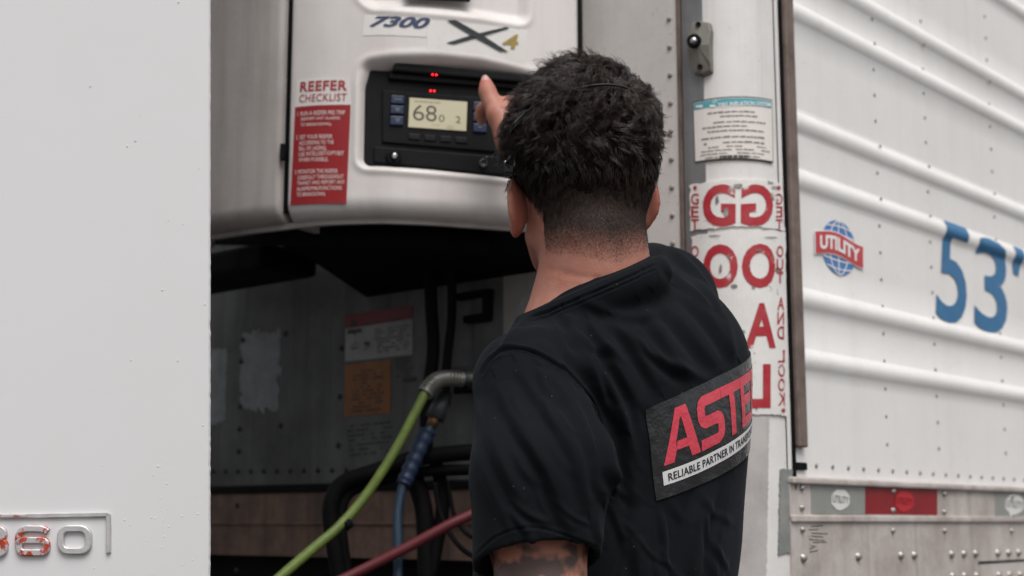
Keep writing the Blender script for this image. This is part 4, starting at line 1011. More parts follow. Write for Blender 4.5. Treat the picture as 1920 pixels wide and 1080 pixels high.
# materials with masks
def skin_mat():
    m = mat('skin', (.43, .205, .15), .48, sss=.12, bump=.0004, bump_scale=420, spec=.4); t = m.node_tree; N = t.nodes; L = t.links; bs = N['Principled BSDF']
    co = N.new('ShaderNodeTexCoord')
    def nz(sc, det=4, r_=.6): n = N.new('ShaderNodeTexNoise'); n.inputs['Scale'].default_value = sc; n.inputs['Detail'].default_value = det; n.inputs['Roughness'].default_value = r_; L.new(co.outputs['Object'], n.inputs[0]); return n.outputs[0]
    def rg(src, a, c, v0=0, v1=1): r = N.new('ShaderNodeMapRange'); r.inputs[1].default_value = a; r.inputs[2].default_value = c; r.inputs[3].default_value = v0; r.inputs[4].default_value = v1; L.new(src, r.inputs[0]); return r.outputs[0]
    def mx(f, a, c):
        x = N.new('ShaderNodeMix'); x.data_type = 'RGBA'; L.new(f, x.inputs[0])
        for s_, i in ((a, 6), (c, 7)):
            if isinstance(s_, tuple): x.inputs[i].default_value = s_+(1,)
            else: L.new(s_, x.inputs[i])
        return x.outputs[2]
    def mul(a, c): x = N.new('ShaderNodeMath'); x.operation = 'MULTIPLY'; L.new(a, x.inputs[0]); L.new(c, x.inputs[1]); return x.outputs[0]
    def at(n_): a = N.new('ShaderNodeAttribute'); a.attribute_name = n_; return a.outputs['Fac']
    c = mx(rg(nz(60, 6), .32, .62), (.43, .205, .15), (.40, .16, .115))
    c = mx(at('tattoo_lift'), c, (.56, .235, .155)); c = mx(at('flush'), c, (.44, .12, .085))  # tattoo mask also paints the arm lighter against the sleeve's shade
    tt = mul(at('tattoo_lift'), rg(nz(30, 2.5, .5), .48, .56, 0, .85)); c = mx(tt, c, (.055, .058, .062))
    c = mx(mul(at('tattoo_lift'), rg(nz(47, 3, .5), .62, .72, 0, .7)), c, (.075, .07, .07))
    st = rg(nz(900, 2, .5), .35, .60, .85, 1.0); c = mx(mul(at('stubble'), st), c, (.022, .015, .012))
    L.new(c, bs.inputs['Base Color']); return m
M['skin'] = skin_mat()
body = mk('body', V, Q, M['skin'], pr, smooth=True)
tat_lift = ((V[:, 2] < LS[2]-.1) & (V[:, 1] < 1.62) & (V[:, 0] < .12)).astype(float)
earm = np.zeros(len(V))
for sx in (-1, 1): earm = np.maximum(earm, np.clip(1-(np.abs(np.abs(Lc[:, 0])-.086)/.012), 0, 1)*(np.abs(Lc[:, 2]+.036) < .045)*(np.abs(Lc[:, 1]) < .04))
thumbm = np.exp(-((np.linalg.norm(V-TH[-1], axis=1))/.014)**2)*.8
for nm, arr in (('stubble', HMk), ('tattoo_lift', tat_lift), ('flush', np.clip(earm*.75+thumbm, 0, 1))):
    a = body.data.attributes.new(nm, 'FLOAT', 'POINT'); a.data.foreach_set('value', arr.astype(np.float32))
# nail on the raised thumb
tn = TH[-1]; up_ = TH[-1]-TH[-2]; up_ /= np.linalg.norm(up_); tow = v3((0, 0, CAMZ))-tn; tow[2] *= .3; tow = tow-up_*(tow@up_); tow /= np.linalg.norm(tow); sd_ = np.cross(up_, tow)
Vn = []; Fn = []
for j in range(6):
    for i in range(7):
        u = (i-3)/3; v_ = j/5; hw = .0068*(1-.25*max(0, v_-.6)/.4); Vn.append(tn - up_*.006 + up_*(.0135*v_ + (.002 if j == 5 else 0)*(1-u*u)) + sd_*hw*u + tow*(.0100 - .0030*u*u - .0022*max(0, v_-.5)))
Fn = [(j*7+i, j*7+i+1, j*7+i+8, j*7+i+7) for j in range(5) for i in range(6)]
M['nail'] = mat('thumb_nail', (.52, .30, .26), .3); mk('thumb_nail', [tuple(q) for q in Vn], Fn, M['nail'], pr, True)
M['eye'] = mat('eye', (.7, .68, .66), .2)

# t-shirt ----------------------------------------------------------------
s = SDF((-.26, 1.30, .74), (.38, 2.06, 1.64), .0034)
s.ell(BT-UP*.008, (.168, .124, .150), TM2, .06); s.ell(BM_, (.172, .130, .18), TM2, .08); s.ell(BW, (.170, .132, .18), TM2, .08); s.ell(HIP+UP*.05, (.178, .135, .14), TM, .08)
s.cap(NB-UP*.066-FWD*.012, LS-UP*.002, .058, .053, .03); s.cap(NB-UP*.038-FWD*.005, RS-UP*.004, .060, .062, .04)
s.cap(NB-UP*.085-FWD*.01, BT, .055, .10, .06)
s.cap(BT+L2_*.10+UP*.04-FWD*.03, BM_+L2_*.075, .080, .094, .07)        # right shoulder blade
SM = v3(P(1012, 890, 1.475)); SH = v3(P(1006, 1062, 1.468)); SE = v3(P(1004, 1130, 1.465))
s2 = SDF(s.lo, s.lo+(s.n-1)*s.h, s.h)
s2.F = np.full(s.n, .2, np.float32)
s2.cap(LS-UP*.002, SM, .054, .0715, .0); s2.cap(SM, SH, .0715, .0645, .01); s2.cap(SH, SE, .0645, .064, .005)
hp = v3(P(1006, 1056, 1.468)); hn = v3((.09, -.36, -1.0)); hn /= np.linalg.norm(hn)
bx = ((SH-.17), (SH+.17)); s2.plane_cut(hp, hn, bx)
cin = (SM-SH); cin /= np.linalg.norm(cin); s2.cap(hp+cin*.012, hp-cin*.05, .0585, .0605, .0, 'sub')
k_ = .022; A_ = s.F; D_ = s2.F; hh = np.clip(k_-np.abs(A_-D_), 0, None)/k_; s.F = np.minimum(A_, D_) - hh*hh*k_*.25
sl, X = s._sub(SH-.11, SH+.11)
s.cap(RS, RS*.45+RE*.55, .064, .066, .03)
# neck opening
nd = hl(0, -.03, -.09)-NB; nd /= np.linalg.norm(nd)
CR = v3(P(1108, 531, 1.642))                                      # collar ring centre
ca = v3(P(1208, 492, 1.69))-v3(P(1012, 578, 1.605)); ca /= np.linalg.norm(ca)
cn = UP + FWD*.10; cn = cn - ca*(cn@ca); cn /= np.linalg.norm(cn); cb = np.cross(cn, ca)
ring = [CR + ca*(.066*math.cos(t)) + cb*(.064*math.sin(t)) for t in np.linspace(0, 2*math.pi, 41)]
for i in range(40):
    o_ = ring[i]-CR; s.cap(ring[i]-cn*.016+o_*.12, ring[i+1]-cn*.016+(ring[i+1]-CR)*.12, .013, .013, .020)
s.plane_cut(CR-cn*.001, cn, (CR-.086, CR+.086))
for i in range(40): s.cap(ring[i]-cn*.002, ring[i+1]-cn*.002, .0068, .0068, .010)
s.path([CR-cn*.04, CR+cn*.06], [.0590, .0590], .0, 'sub')
s.plane_cut(HIP-UP*.02, v3((0, 0, -1)), (HIP-.35, HIP+.35))
V, Q = s.mesh(); del s.F, s2.F
V = relax(V, Q, 3, .5)
# one subdivision by averaging keeps folds crisp
tmp = bpy.data.meshes.new('tmp'); tmp.from_pydata(V.tolist(), [], Q.tolist()); to = bpy.data.objects.new('tmp', tmp); col.objects.link(to)
ms = to.modifiers.new('s', 'SUBSURF'); ms.levels = 1; ms.render_levels = 1
dg = bpy.context.evaluated_depsgraph_get(); m2 = bpy.data.meshes.new_from_object(to.evaluated_get(dg))
V = np.zeros(len(m2.vertices)*3); m2.vertices.foreach_get('co', V); V = V.reshape(-1, 3)
Q = np.zeros(len(m2.loops), np.int32); m2.loops.foreach_get('vertex_index', Q); Q = Q.reshape(-1, 4)
bpy.data.objects.remove(to); bpy.data.meshes.remove(tmp); bpy.data.meshes.remove(m2)
N_ = vnormals(V, Q)
X = V[:, 2]-CAMZ; f_ = V[:, 1]*CP + X*SP; u_ = -V[:, 1]*SP + X*CP
PX = np.stack([960+FPX*V[:, 0]/f_, 540-FPX*u_/f_], 1)
facing = np.einsum('ij,ij->i', N_, (v3((0, 0, CAMZ))-V)/np.linalg.norm(v3((0, 0, CAMZ))-V, axis=1, keepdims=True))
def fold(pts, amp, wd, prof='ridge', ymax=9, side_=0):
    """cloth fold following a line over the shirt; amp in metres, wd in pixels"""
    global disp
    pts = np.array([tuple(q)[:2] for q in catmull([(a, c_, 0) for a, c_ in pts], 6)]); best = np.full(len(V), 1e9); tt = np.zeros(len(V)); sg = np.zeros(len(V)); n = len(pts)-1
    lo = pts.min(0)-wd*4; hi = pts.max(0)+wd*4; sel = np.where((PX[:, 0] > lo[0]) & (PX[:, 0] < hi[0]) & (PX[:, 1] > lo[1]) & (PX[:, 1] < hi[1]) & (facing > -.1))[0]
    p = PX[sel]; bd_ = np.full(len(sel), 1e9); bt = np.zeros(len(sel)); bs_ = np.zeros(len(sel))
    for i in range(n):
        e = pts[i+1]-pts[i]; t = np.clip(((p-pts[i])@e)/(e@e+1e-9), 0, 1); q = p-pts[i]-t[:, None]*e; d = np.hypot(q[:, 0], q[:, 1]); c_ = e[0]*q[:, 1]-e[1]*q[:, 0]
        u = d < bd_; bd_[u] = d[u]; bt[u] = ((i+t)/n)[u]; bs_[u] = np.sign(c_)[u]
    taper = np.sin(np.pi*np.clip(bt*.94+.03, 0, 1))**.6; ds_ = bd_*bs_/wd
    if prof == 'ridge': g_ = np.exp(-ds_**2) - .45*np.exp(-((ds_-1.7)/1.0)**2)
    elif prof == 'step': g_ = np.exp(-(np.where(ds_ < 0, ds_/2.2, ds_/.8))**2) - .5*np.exp(-((ds_-1.5)/.8)**2)
    elif prof == 'groove': g_ = -np.exp(-ds_**2) + .35*np.exp(-((np.abs(ds_)-1.9)/.9)**2)
    inpr = np.clip((p[:, 0]-1165)/50, 0, 1)*np.clip((p[:, 1]-(650+(1400-p[:, 0])*.4))/60, 0, 1)*np.clip((985-(p[:, 0]-1230)*.45-p[:, 1])/70+.3, 0, 1)
    nearc = np.clip((np.linalg.norm(V[sel]-CR, axis=1)-.078)/.03, .12, 1)
    disp[sel] += (2.3-1.75*inpr)*(nearc if prof != 'groove' else 1)*amp*g_*taper*np.clip(facing[sel]*3+.3, 0, 1)
disp = np.zeros(len(V))
folds = [
 ([(1062, 590), (1085, 650), (1120, 720), (1165, 800)], .0032, 12), ([(1110, 610), (1150, 680), (1190, 760), (1205, 840)], .0038, 11),
 ([(1150, 600), (1195, 660), (1235, 730)], .0030, 11), ([(1205, 575), (1250, 650), (1290, 715)], .0028, 11), ([(1040, 600), (1060, 650), (1100, 700)], .0022, 9),
 ([(1235, 560), (1290, 625), (1345, 690)], .0030, 13), ([(1275, 545), (1330, 600), (1375, 665)], .0030, 12), ([(1150, 760), (1175, 830), (1188, 920), (1180, 1000)], .0040, 13),
 ([(1135, 700), (1165, 780), (1195, 870)], .0026, 9), ([(1215, 640), (1262, 690), (1330, 712)], .0022, 9), ([(1085, 555), (1160, 590), (1240, 585)], .0018, 10),
 ([(950, 640), (1010, 615), (1080, 640)], .0014, 10), ([(1000, 590), (960, 630), (930, 672)], .0016, 8),
 ([(1022, 700), (1070, 760), (1115, 850), (1130, 930)], .0030, 12), ([(975, 690), (1020, 760), (1075, 850), (1100, 950)], .0026, 14), ([(935, 720), (975, 800), (1035, 900), (1070, 1000)], .0030, 14),
 ([(905, 760), (935, 850), (985, 950)], .0022, 13), ([(893, 840), (925, 920), (960, 990)], .0018, 12), ([(1090, 740), (1125, 830), (1140, 920)], .0028, 9),
 ([(1240, 960), (1245, 1020), (1243, 1100)], .0022, 6), ([(1205, 950), (1190, 1020), (1200, 1100)], .0030, 13), ([(1330, 900), (1300, 980), (1290, 1080)], .0030, 15), ([(1370, 900), (1345, 1000), (1340, 1090)], .0026, 11),
 ([(1150, 950), (1175, 1030), (1160, 1100)], .0026, 10), ([(1265, 470), (1310, 520), (1350, 590)], .0022, 7), ([(1240, 480), (1275, 530), (1330, 580)], .0020, 7)]
for q, a, wd in folds: fold(q, a, wd, 'step' if a > .0024 else 'ridge')
rr = random.Random(11)
for k in range(46):
    x0, y0 = rr.uniform(930, 1360), rr.uniform(560, 1050); ang = R(rr.gauss(58, 16)) if x0 < 1250 else R(rr.gauss(75, 30)); ln = rr.uniform(50, 140)
    fold([(x0, y0), (x0+math.cos(ang+.1)*ln*.5, y0+math.sin(ang+.1)*ln*.5), (x0+math.cos(ang-.1)*ln, y0+math.sin(ang-.1)*ln)], rr.uniform(.0005, .0013), rr.uniform(5, 10))
SEAM = [(903, 700), (918, 675), (940, 660), (966, 653), (1000, 661), (1035, 680), (1070, 704), (1105, 745), (1128, 800), (1143, 870), (1147, 930)]
fold(SEAM, .0024, 3.0, 'groove'); fold([(x_-2, y_+7) for x_, y_ in SEAM], .0009, 1.6, 'groove')
HEM = [(893, 1040), (925, 1010), (965, 993), (1010, 990), (1060, 1004), (1120, 1027)]
fold(HEM, .0010, 2.2, 'groove')
rp = sorted([proj(q_+(q_-CR)*.20-cn*.010) for q_ in ring[:-1] if q_[1] < CR[1]+.035])
fold(rp, .0011, 2.4, 'groove'); fold([(a, c_+9) for a, c_ in rp], .0006, 2.0, 'groove')
V = V + N_*disp[:, None]
for k_, (sc, am) in enumerate(((22, .0016), (60, .0005))):
    nz_ = np.array([noise.noise(Vector((p[0]*sc, p[1]*sc+k_*9, p[2]*sc*.7))) for p in V]) if len(V) < 400000 else 0
    V = V + N_*(nz_*am)[:, None] if not np.isscalar(nz_) else V
def cloth_mat():
    m = mat('black_cotton', (.0062, .0075, .0095), .85, spec=.08); t = m.node_tree; N = t.nodes; L = t.links; bs = N['Principled BSDF']
    bs.inputs['Sheen Weight'].default_value = .03; bs.inputs['Sheen Roughness'].default_value = .45; bs.inputs['Sheen Tint'].default_value = (.75, .85, 1, 1)
    co = N.new('ShaderNodeTexCoord'); n = N.new('ShaderNodeTexNoise'); n.inputs['Scale'].default_value = 900; n.inputs['Detail'].default_value = 2; L.new(co.outputs['Object'], n.inputs[0])
    n2 = N.new('ShaderNodeTexNoise'); n2.inputs['Scale'].default_value = 85; n2.inputs['Detail'].default_value = 5; L.new(co.outputs['Object'], n2.inputs[0])
    ad = N.new('ShaderNodeMath'); ad.operation = 'MULTIPLY_ADD'; ad.inputs[1].default_value = .35; L.new(n2.outputs[0], ad.inputs[2]); L.new(n.outputs[0], ad.inputs[0])
    bp = N.new('ShaderNodeBump'); bp.inputs['Strength'].default_value = .6; bp.inputs['Distance'].default_value = .0006; L.new(ad.outputs[0], bp.inputs['Height']); L.new(bp.outputs[0], bs.inputs['Normal'])
    # lint specks
    v_ = N.new('ShaderNodeTexVoronoi'); v_.inputs['Scale'].default_value = 75; L.new(co.outputs['Object'], v_.inputs[0])
    r = N.new('ShaderNodeMapRange'); r.inputs[1].default_value = .035; r.inputs[2].default_value = .02; r.inputs[3].default_value = 0; r.inputs[4].default_value = .8; L.new(v_.outputs['Distance'], r.inputs[0])
    x = N.new('ShaderNodeMix'); x.data_type = 'RGBA'; x.inputs[6].default_value = (.0062, .0075, .0095, 1); x.inputs[7].default_value = (.3, .3, .3, 1); L.new(r.outputs[0], x.inputs[0]); L.new(x.outputs[2], bs.inputs['Base Color'])
    return m
M['cotton'] = cloth_mat()
shirt = mk('t_shirt', V, Q, M['cotton'], pr, smooth=True)
bvh = BVHTree.FromPolygons([Vector(p) for p in V], [tuple(q) for q in Q.tolist()])
def shit(px_, py_): r = ray(px_, py_).normalized(); h_ = bvh.ray_cast(Vector((0, 0, CAMZ)), r); return h_[0], h_[1]
# print on the back: geodesic grid walked over the cloth
pTL, n0 = shit(1209, 768); pBL, n1 = shit(1229, 939); pA, _ = shit(1262, 746); pB, _ = shit(1282, 921)
NV, NU = 12, 46; W_PR = .275
grid = []
dirA = (pA-pTL).normalized(); dirB = (pB-pBL).normalized()
for j in range(NV+1):
    v_ = j/NV; p = pBL.lerp(pTL, v_); h_ = bvh.find_nearest(p); p, nn = h_[0], h_[1]; d = dirB.lerp(dirA, v_).normalized(); row = []
    nsm = nn.copy()
    for i in range(NU+1):
        row.append((p.copy(), nsm.copy()))
        d = (d - nsm*d.dot(nsm)).normalized(); st_ = W_PR/NU
        h_ = bvh.find_nearest(p + d*st_); q_ = h_[0]; nn = h_[1]; nsm = nsm.lerp(nn, .3).normalized()
        dd = (q_-p); p = q_
        d = (d*.7+dd.normalized()*.3).normalized()
    grid.append(row)
GP = np.array([[tuple(c_[0]) for c_ in row] for row in grid])
for _ in range(3):
    A2 = GP.copy(); A2[1:-1, 1:-1] = .5*GP[1:-1, 1:-1] + .125*(GP[:-2, 1:-1]+GP[2:, 1:-1]+GP[1:-1, :-2]+GP[1:-1, 2:]); GP = A2
GU = np.gradient(GP, axis=1); GV = np.gradient(GP, axis=0); GNn = np.cross(GU, GV); GNn /= np.linalg.norm(GNn, axis=2, keepdims=True)
grid = [[(Vector(GP[j, i]), Vector(GNn[j, i])) for i in range(NU+1)] for j in range(NV+1)]
def pr_at(u, v, off):
    a = min(max(u, 0), 1)*NU; c_ = min(max(v, 0), 1)*NV; i = min(int(a), NU-1); j = min(int(c_), NV-1); a -= i; c_ -= j
    p = (grid[j][i][0]*(1-a)+grid[j][i+1][0]*a)*(1-c_) + (grid[j+1][i][0]*(1-a)+grid[j+1][i+1][0]*a)*c_
    n = (grid[j][i][1]*(1-a)+grid[j][i+1][1]*a)*(1-c_) + (grid[j+1][i][1]*(1-a)+grid[j+1][i+1][1]*a)*c_
    return p + n.normalized()*off
def prpatch(name, u0, u1, v0, v1, off, m, par, nx=60, ny=20):
    V = [pr_at(u0+(u1-u0)*i/nx, v0+(v1-v0)*j/ny, off) for j in range(ny+1) for i in range(nx+1)]; W = nx+1
    return mk(name, V, [(j*W+i, j*W+i+1, (j+1)*W+i+1, (j+1)*W+i) for j in range(ny) for i in range(nx)], m, par, True)
bp1 = prpatch('back_print', 0, 1, 0, 1, .0017, M['print_grey'], shirt); bp1['label'] = 'dark grey print panel with red lettering'
def prtext(tx, u0, u1, v0, v1, off, m, bold, shear, sp, cuts):
    v, f = text_geo(tx, bold, shear, sp); v, f = cut(v, f, *cuts)
    return mk('lettering', [pr_at(u0+(u1-u0)*a, v0+(v1-v0)*c_, off) for a, c_ in v], f, m, shirt)
# blocky slanted capitals drawn as strokes
def glyph(polys, u0, wd, v0, v1, shear=.10):
    for pts in polys:
        # ear-clip through bmesh, then cut for draping
        bm = bmesh.new(); vs_ = [bm.verts.new((a, c_, 0)) for a, c_ in pts]; bm.faces.new(vs_)
        for n, ax in ((8, 0), (8, 1)):
            for k in range(1, n):
                pc = Vector((0, 0, 0)); pc[ax] = k/n; no = Vector((0, 0, 0)); no[ax] = 1
                bmesh.ops.bisect_plane(bm, geom=bm.verts[:]+bm.edges[:]+bm.faces[:], dist=1e-6, plane_co=pc, plane_no=no)
        bmesh.ops.triangulate(bm, faces=bm.faces); bm.verts.index_update()
        for q in bm.verts: yield_v.append(pr_at(u0 + q.co.x*wd + q.co.y*shear*wd, v0+(v1-v0)*q.co.y, .0022))
        for q in bm.faces: yield_f.append(tuple(x.index+base[0] for x in q.verts))
        base[0] += len(bm.verts); bm.free()
GL = {
 'A': [[(0, 0), (.26, 0), (.33, .22), (.33, .38), (.46, .78), (.46, 1), (.36, 1)], [(.33, .22), (.68, .22), (.63, .38), (.36, .38)], [(.46, .78), (.46, 1), (.66, 1), (1.0, 0), (.74, 0), (.66, .22), (.62, .38), (.50, .80)]],
 'S': [[(.06, 0), (.75, 0), (.93, .08), (1.0, .22), (1.0, .42), (.92, .54), (.78, .60), (.30, .60), (.27, .63), (.27, .75), (.31, .79), (.96, .79), (.96, 1), (.22, 1), (.06, .93), (0, .80), (0, .58), (.08, .46), (.24, .39), (.70, .39), (.74, .36), (.74, .25), (.70, .21), (.06, .21)]],
 'T': [[(.36, 0), (.62, 0), (.62, .79), (1.0, .79), (1.0, 1), (0, 1), (0, .79), (.36, .79)]],
 'E': [[(.04, 0), (1.0, 0), (1.0, .21), (.30, .21), (.30, .41), (.92, .41), (.92, .60), (.30, .60), (.30, .79), (1.0, .79), (1.0, 1), (.04, 1)]],
 'R': [[(.04, 0), (.30, 0), (.30, .38), (.30, .58), (.30, .79), (.04, 1)], [(.04, 1), (.30, .79), (.70, .79), (.74, .75), (.74, .62), (.70, .58), (.30, .58), (.30, .38), (.48, .38), (.72, 0), (1.0, 0), (.76, .38), (.94, .46), (1.0, .58), (1.0, .84), (.92, .95), (.78, 1)]]}
u = .055
for ch, wd in (('A', .215), ('S', .195), ('T', .175), ('E', .165), ('R', .165)):
    yield_v, yield_f, base = [], [], [0]; glyph(GL[ch], u, wd, .345, .895); u += wd-.004
    mk('lettering', yield_v, yield_f, M['print_red'], shirt, True)
prpatch('slogan_bar', .045, .97, .135, .285, .0022, M['print_white'], shirt, 60, 4)
prtext('RELIABLE PARTNER IN TRANSPORTATION', .07, .945, .168, .252, .0027, M['print_ink'], .018, 0, 1.05, (40, 1))
# collar rib as its own band
# trousers and shoes (below the frame)
t_ = SDF((-.3, 1.3, 0.03), (.5, 2.15, 1.1), .008)
t_.ell(HIP-UP*.04, (.165, .125, .13), TM, .03)
for sx, kx in ((-1, 1), (1, 1)):
    hp_ = HIP-UP*.08+LAT*.09*sx; kn = v3((hp_[0], hp_[1], .52))+FWD*(.03 if sx > 0 else 0); an = v3((kn[0], kn[1], .10))-FWD*.03
    t_.path([hp_, kn, an], [.095, .070, .055], .03)
V, Q = t_.mesh(); mk('trousers', V, Q, M['denim'], pr, smooth=True); del t_.F
t_ = SDF((-.35, 1.2, -.02), (.5, 2.3, .2), .006)
for sx in (-1, 1):
    hp_ = HIP+LAT*.09*sx; an = v3((hp_[0], hp_[1], .06)); t_.cap(an-FWD*.05, an+FWD*.16-UP*.012, .045, .040, .02); t_.cap(an, an+UP*.07, .045, .045, .02)
t_.plane_cut(v3((0, 0, .005)), v3((0, 0, -1)), (v3((-1, 0, -.1)), v3((1, 3, .1))))
V, Q = t_.mesh(); mk('shoes', V, Q, M['shoe'], pr, smooth=True); del t_.F

# hair ---------------------------------------------------------------------
bme = body.data; nv = len(bme.vertices); BV = np.zeros(nv*3); bme.vertices.foreach_get('co', BV); BV = BV.reshape(-1, 3)+v3(pr.location)
BQ = np.zeros(len(bme.loops), np.int32); bme.loops.foreach_get('vertex_index', BQ); BQ = BQ.reshape(-1, 4); BN = vnormals(BV, BQ)
fm = HMk[BQ].mean(1); sel = np.where(fm > .03)[0]; ar = np.linalg.norm(np.cross(BV[BQ[sel, 2]]-BV[BQ[sel, 0]], BV[BQ[sel, 3]]-BV[BQ[sel, 1]]), axis=1)/2
CROWN = hl(.018, -.075, .085)
def sample(n, wfun):
    w_ = ar*wfun(local(BV[BQ[sel]].mean(1)), fm[sel]); w_ = w_/w_.sum(); k = rng.choice(len(sel), n, p=w_); q = BQ[sel[k]]
    a, c_ = rng.random((n, 1)), rng.random((n, 1))
    p = (BV[q[:, 0]]*(1-a)+BV[q[:, 1]]*a)*(1-c_) + (BV[q[:, 3]]*(1-a)+BV[q[:, 2]]*a)*c_; nn = BN[q].mean(1); nn /= np.linalg.norm(nn, axis=1, keepdims=True)
    return p, nn, fm[sel][k]
def norm(a): return a/(np.linalg.norm(a, axis=1, keepdims=True)+1e-9)
def strands(n_clump, per, seg, wfun, lfun, name, width, curlf, spread=.004):
    G_, GN, _ = sample(n_clump, wfun); L = local(G_); ln = lfun(L)*rng.uniform(.75, 1.25, n_clump); z = L[:, 2]
    out = G_-CROWN; T = norm(out - GN*np.sum(out*GN, 1, keepdims=True)); Bt = np.cross(GN, T)
    top = np.clip((z-.045)/.04, 0, 1)[:, None]; mid = np.clip((z+.03)/.06, 0, 1)[:, None]
    nf = lambda sc, o_: np.array([noise.noise(Vector((q[0]*sc+o_, q[1]*sc, q[2]*sc))) for q in L])
    sw = R(1)*(30+130*nf(26, 0))[:, None]*mid if n_clump < 9000 else 0*mid
    T = T*np.cos(sw) + Bt*np.sin(sw); T = norm(T + v3((.15, 0, -.35))*(1-top)*.9 + rng.normal(0, .13, T.shape)*mid)
    T = norm(T-GN*np.sum(T*GN, 1, keepdims=True))
    lift0 = .15 + .75*top + .15*mid
    cr, cw = curlf(L)                                           # curl radius and wavelength
    ph = (nf(42, 9)*9 if n_clump < 9000 else 0) + rng.normal(0, .5, n_clump); hand_ = np.where(nf(20, 4) > 0, 1, -1) if n_clump < 9000 else 1
    # guide centre line
    tt = np.linspace(0, 1, seg+1); C_ = np.zeros((n_clump, seg+1, 3)); pos_ = G_.copy(); d = norm(T*(1-lift0)+GN*lift0)
    FR = []
    for k in range(seg+1):
        C_[:, k] = pos_; FR.append(d.copy())
        rad = norm(pos_-H0)                                        # bend back to follow the head
        d = norm(d + T*(.30*top+.12) - rad*(.16*top+.05) + rng.normal(0, .05, d.shape) + v3((0, 0, -.05)))
        dn = np.sum(d*GN, 1, keepdims=True); d = norm(np.where(dn < -.1, d-GN*(dn+.1), d)); pos_ = pos_ + d*(ln/seg)[:, None]
    for k in range(seg+1):
        a1 = norm(np.cross(FR[k], GN+.01)); a2 = np.cross(FR[k], a1); s_ = tt[k]*ln; th = ph+hand_*2*np.pi*s_/cw; rr_ = (cr*np.minimum(1, tt[k]*2.2))[:, None]
        C_[:, k] += (a1*np.cos(th)[:, None] + a2*np.sin(th)[:, None])*rr_
    # strands around guides
    n = n_clump*per; gi = np.repeat(np.arange(n_clump), per)
    off = rng.normal(0, 1, (n, 3)); off = (off - GN[gi]*np.sum(off*GN[gi], 1, keepdims=True))*spread
    lscale = rng.uniform(.7, 1.1, n); PT = np.zeros((n, seg+1, 3)); wob = rng.normal(0, 1, (n, 3))*.0009
    for k in range(seg+1):
        f_ = np.minimum(tt[k]*lscale, 1)*seg; i0 = np.minimum(f_.astype(int), seg-1); fr = (f_-i0)[:, None]
        c0 = C_[gi, i0]*(1-fr)+C_[gi, i0+1]*fr; PT[:, k] = c0 + off*(1-.66*tt[k]) + wob*math.sin(tt[k]*5)
    # keep above the skin
    # 3-sided tapered tubes
    D = np.gradient(PT, axis=1); D /= np.linalg.norm(D, axis=2, keepdims=True)+1e-9
    ref = GN[gi][:, None, :]+.01; a1 = np.cross(D, ref); a1 /= np.linalg.norm(a1, axis=2, keepdims=True)+1e-9; a2 = np.cross(D, a1)
    wd_ = width*(1-.75*tt**2)[None, :, None]*rng.uniform(.7, 1.3, (n, 1, 1))
    VV = np.stack([PT + (a1*math.cos(2*math.pi*k/3)+a2*math.sin(2*math.pi*k/3))*wd_ for k in range(3)], 2).reshape(-1, 3)
    base_ = (np.arange(n)*(seg+1)*3)[:, None, None]; kk = (np.arange(seg)*3)[None, :, None]; c3 = np.arange(3)[None, None, :]
    a = base_+kk+c3; c_ = base_+kk+(c3+1) % 3; FF = np.stack([a, c_, c_+3, a+3], -1).reshape(-1, 4)
    return VV, FF
def hair_mat(nm, c1, c2):
    m = mat(nm, c1, .38, spec=.55, rough_var=0); t = m.node_tree; N = t.nodes; L = t.links; bs = N['Principled BSDF']
    g_ = N.new('ShaderNodeNewGeometry'); x = N.new('ShaderNodeMix'); x.data_type = 'RGBA'; x.inputs[6].default_value = c1+(1,); x.inputs[7].default_value = c2+(1,)
    L.new(g_.outputs['Random Per Island'], x.inputs[0]); L.new(x.outputs[2], bs.inputs['Base Color']); bs.inputs['Roughness'].default_value = .36; return m
M['hair'] = hair_mat('dark_brown_hair', (.010, .0062, .005), (.042, .0245, .0185)); M['fade'] = hair_mat('short_hair', (.03, .019, .015), (.09, .055, .042))
def mesh_np(name, V, F, m, parent):
    me = bpy.data.meshes.new(name); V = V-v3(rootof(parent).location); me.vertices.add(len(V)); me.vertices.foreach_set('co', V.astype(np.float32).ravel())
    me.loops.add(F.size); me.loops.foreach_set('vertex_index', F.astype(np.int32).ravel()); me.polygons.add(len(F)); me.polygons.foreach_set('loop_start', np.arange(len(F), dtype=np.int32)*4)
    me.update(calc_edges=True); me.materials.append(m); me.shade_smooth(); o = bpy.data.objects.new(name, me); col.objects.link(o); o.parent = parent; return o
sst_ = lambda a, b_, x: np.clip((x-a)/(b_-a), 0, 1)
V1, F1 = strands(2700, 12, 8, lambda L, f: (f > .5)*sst_(-.072, -.015, L[:, 2])*(1+1.6*sst_(.03, .07, L[:, 2])), lambda L: .008+.021*sst_(-.065, .01, L[:, 2])+.024*sst_(.02, .07, L[:, 2]),
             'hair', .00027, lambda L: (  .0012+.0058*sst_(.0, .05, L[:, 2]), .034-.004*sst_(.02, .07, L[:, 2])), .0028)
V2, F2 = strands(30000, 1, 2, lambda L, f: (f > .06)*(1-sst_(-.03, .0, L[:, 2]))*(.08+.92*f), lambda L: .0010+.0062*sst_(-.085, -.035, L[:, 2]), 'fade', .00012, lambda L: (L[:, 0]*0+.0001, L[:, 0]*0+.02), .0005)
mesh_np('hair', V1, F1, M['hair'], pr); h2 = mesh_np('hair', V2, F2, M['fade'], pr); h2['label'] = 'short clipped hair at the nape and sides'
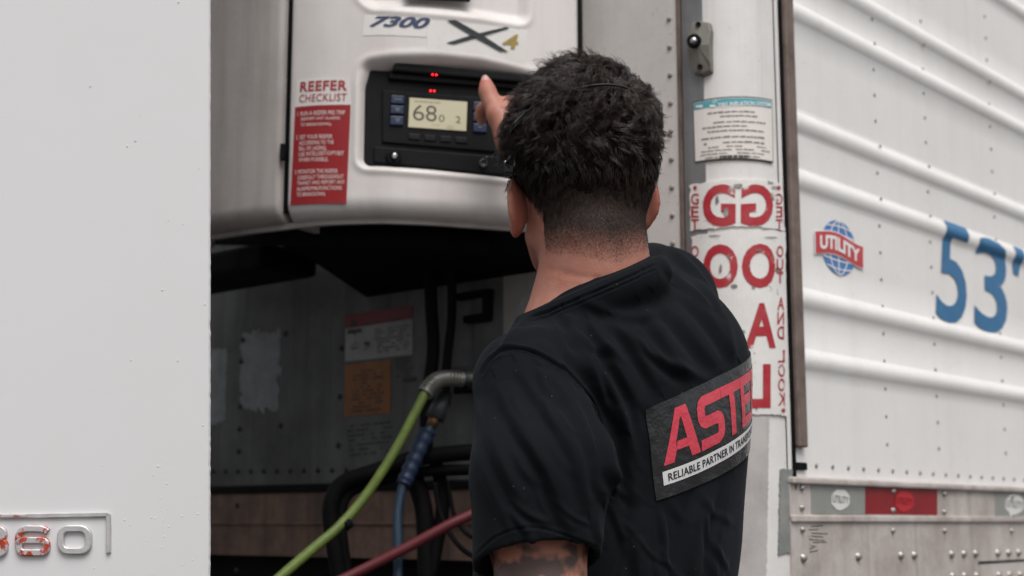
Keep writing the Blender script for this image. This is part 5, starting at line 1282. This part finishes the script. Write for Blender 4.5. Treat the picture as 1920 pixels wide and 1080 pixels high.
# dark under-layer of hair
zq = Lc[BQ][:, :, 2].mean(1); jit = np.array([noise.noise(Vector(BV[q[0]]*70)) for q in BQ[HMk[BQ].mean(1) > .9]]); kz = np.zeros(len(BQ)); kz[HMk[BQ].mean(1) > .9] = jit
keep = (HMk[BQ].mean(1) > .9) & (zq > -.035+.012*kz)
ids, inv = np.unique(BQ[keep], return_inverse=True)
th_ = .004+.006*sst_(.0, .08, Lc[ids, 2]); th_ = th_*sst_(-.045, .01, Lc[ids, 2])+.0002
nzv = np.array([noise.noise(Vector(BV[i]*55)) for i in ids]); UV = BV[ids]+BN[ids]*(th_*(1+.5*nzv))[:, None]
M['inner'] = mat('inner_hair', (.010, .007, .006), .9, spec=.0, rough_var=0); mesh_np('hair', UV, inv.reshape(-1, 4), M['inner'], pr)['label'] = 'dense inner hair'
# elastic head strap with a toggle over the left ear
def surf(x, y, z, off):
    d = v3((x, y, z)); d = d/np.linalg.norm(d); r = 1/math.sqrt((d[0]/.0755)**2+(d[1]/.097)**2+((d[2])/.090)**2); return hl(0, -.012, .030) + (HM.T@d)*(r+off)
bh = BVHTree.FromPolygons([Vector(p) for p in BV], [tuple(q) for q in BQ.tolist()])
def onhead(px_, py_, off):
    h_ = bh.ray_cast(Vector((0, 0, CAMZ)), ray(px_, py_).normalized()); 
    if h_[0] is None: return None
    o_ = Vector(H0)-Vector((0, 0, 0)); nn = h_[1]; return h_[0]+nn*off
sp = []
for x_, y_, o_ in ((1190, 200, .010), (1165, 186, .018), (1130, 182, .022), (1090, 186, .021), (1050, 197, .020), (1010, 222, .020), (985, 248, .019), (970, 268, .015)):
    q = onhead(min(x_, 1200), y_, o_); sp.append(q if q else P(x_, y_, 1.63))
sp += [P(957, 290, 1.612), P(951, 301, 1.61)]
B = MB(); B.tube(catmull([q+Vector((0, .001, -.001)) for q in sp], 8), .0014, 6); B.build('head_strap', M['strap'], pr, True)['label'] = 'black elastic strap over the hair'
B = MB(); B.tube(catmull([q+Vector((.0, .003, -.0045)) for q in sp[2:8]]+[P(966, 300, 1.61), P(962, 330, 1.618), P(975, 350, 1.63)], 8), .0014, 6); B.build('head_strap', M['strap'], pr, True)
B = MB(); a = P(948, 305, 1.606); B.tube([a, a+Vector((.003, .002, -.004)), a+Vector((.006, .003, -.010))], [.003, .0048, .0045], 8); B.box(P(946, 309, 1.604), (.0105, .0, -.001), (0, .006, 0), (.001, 0, -.0085)); B.build('strap_toggle', M['strap'], pr, bevel=.001)
B = MB(); B.tube([a+Vector((0, -.003, .0)), a+Vector((0, -.005, .0005))], [.0022, .001], 10); B.build('toggle_bead', M['chrome'], pr, True)
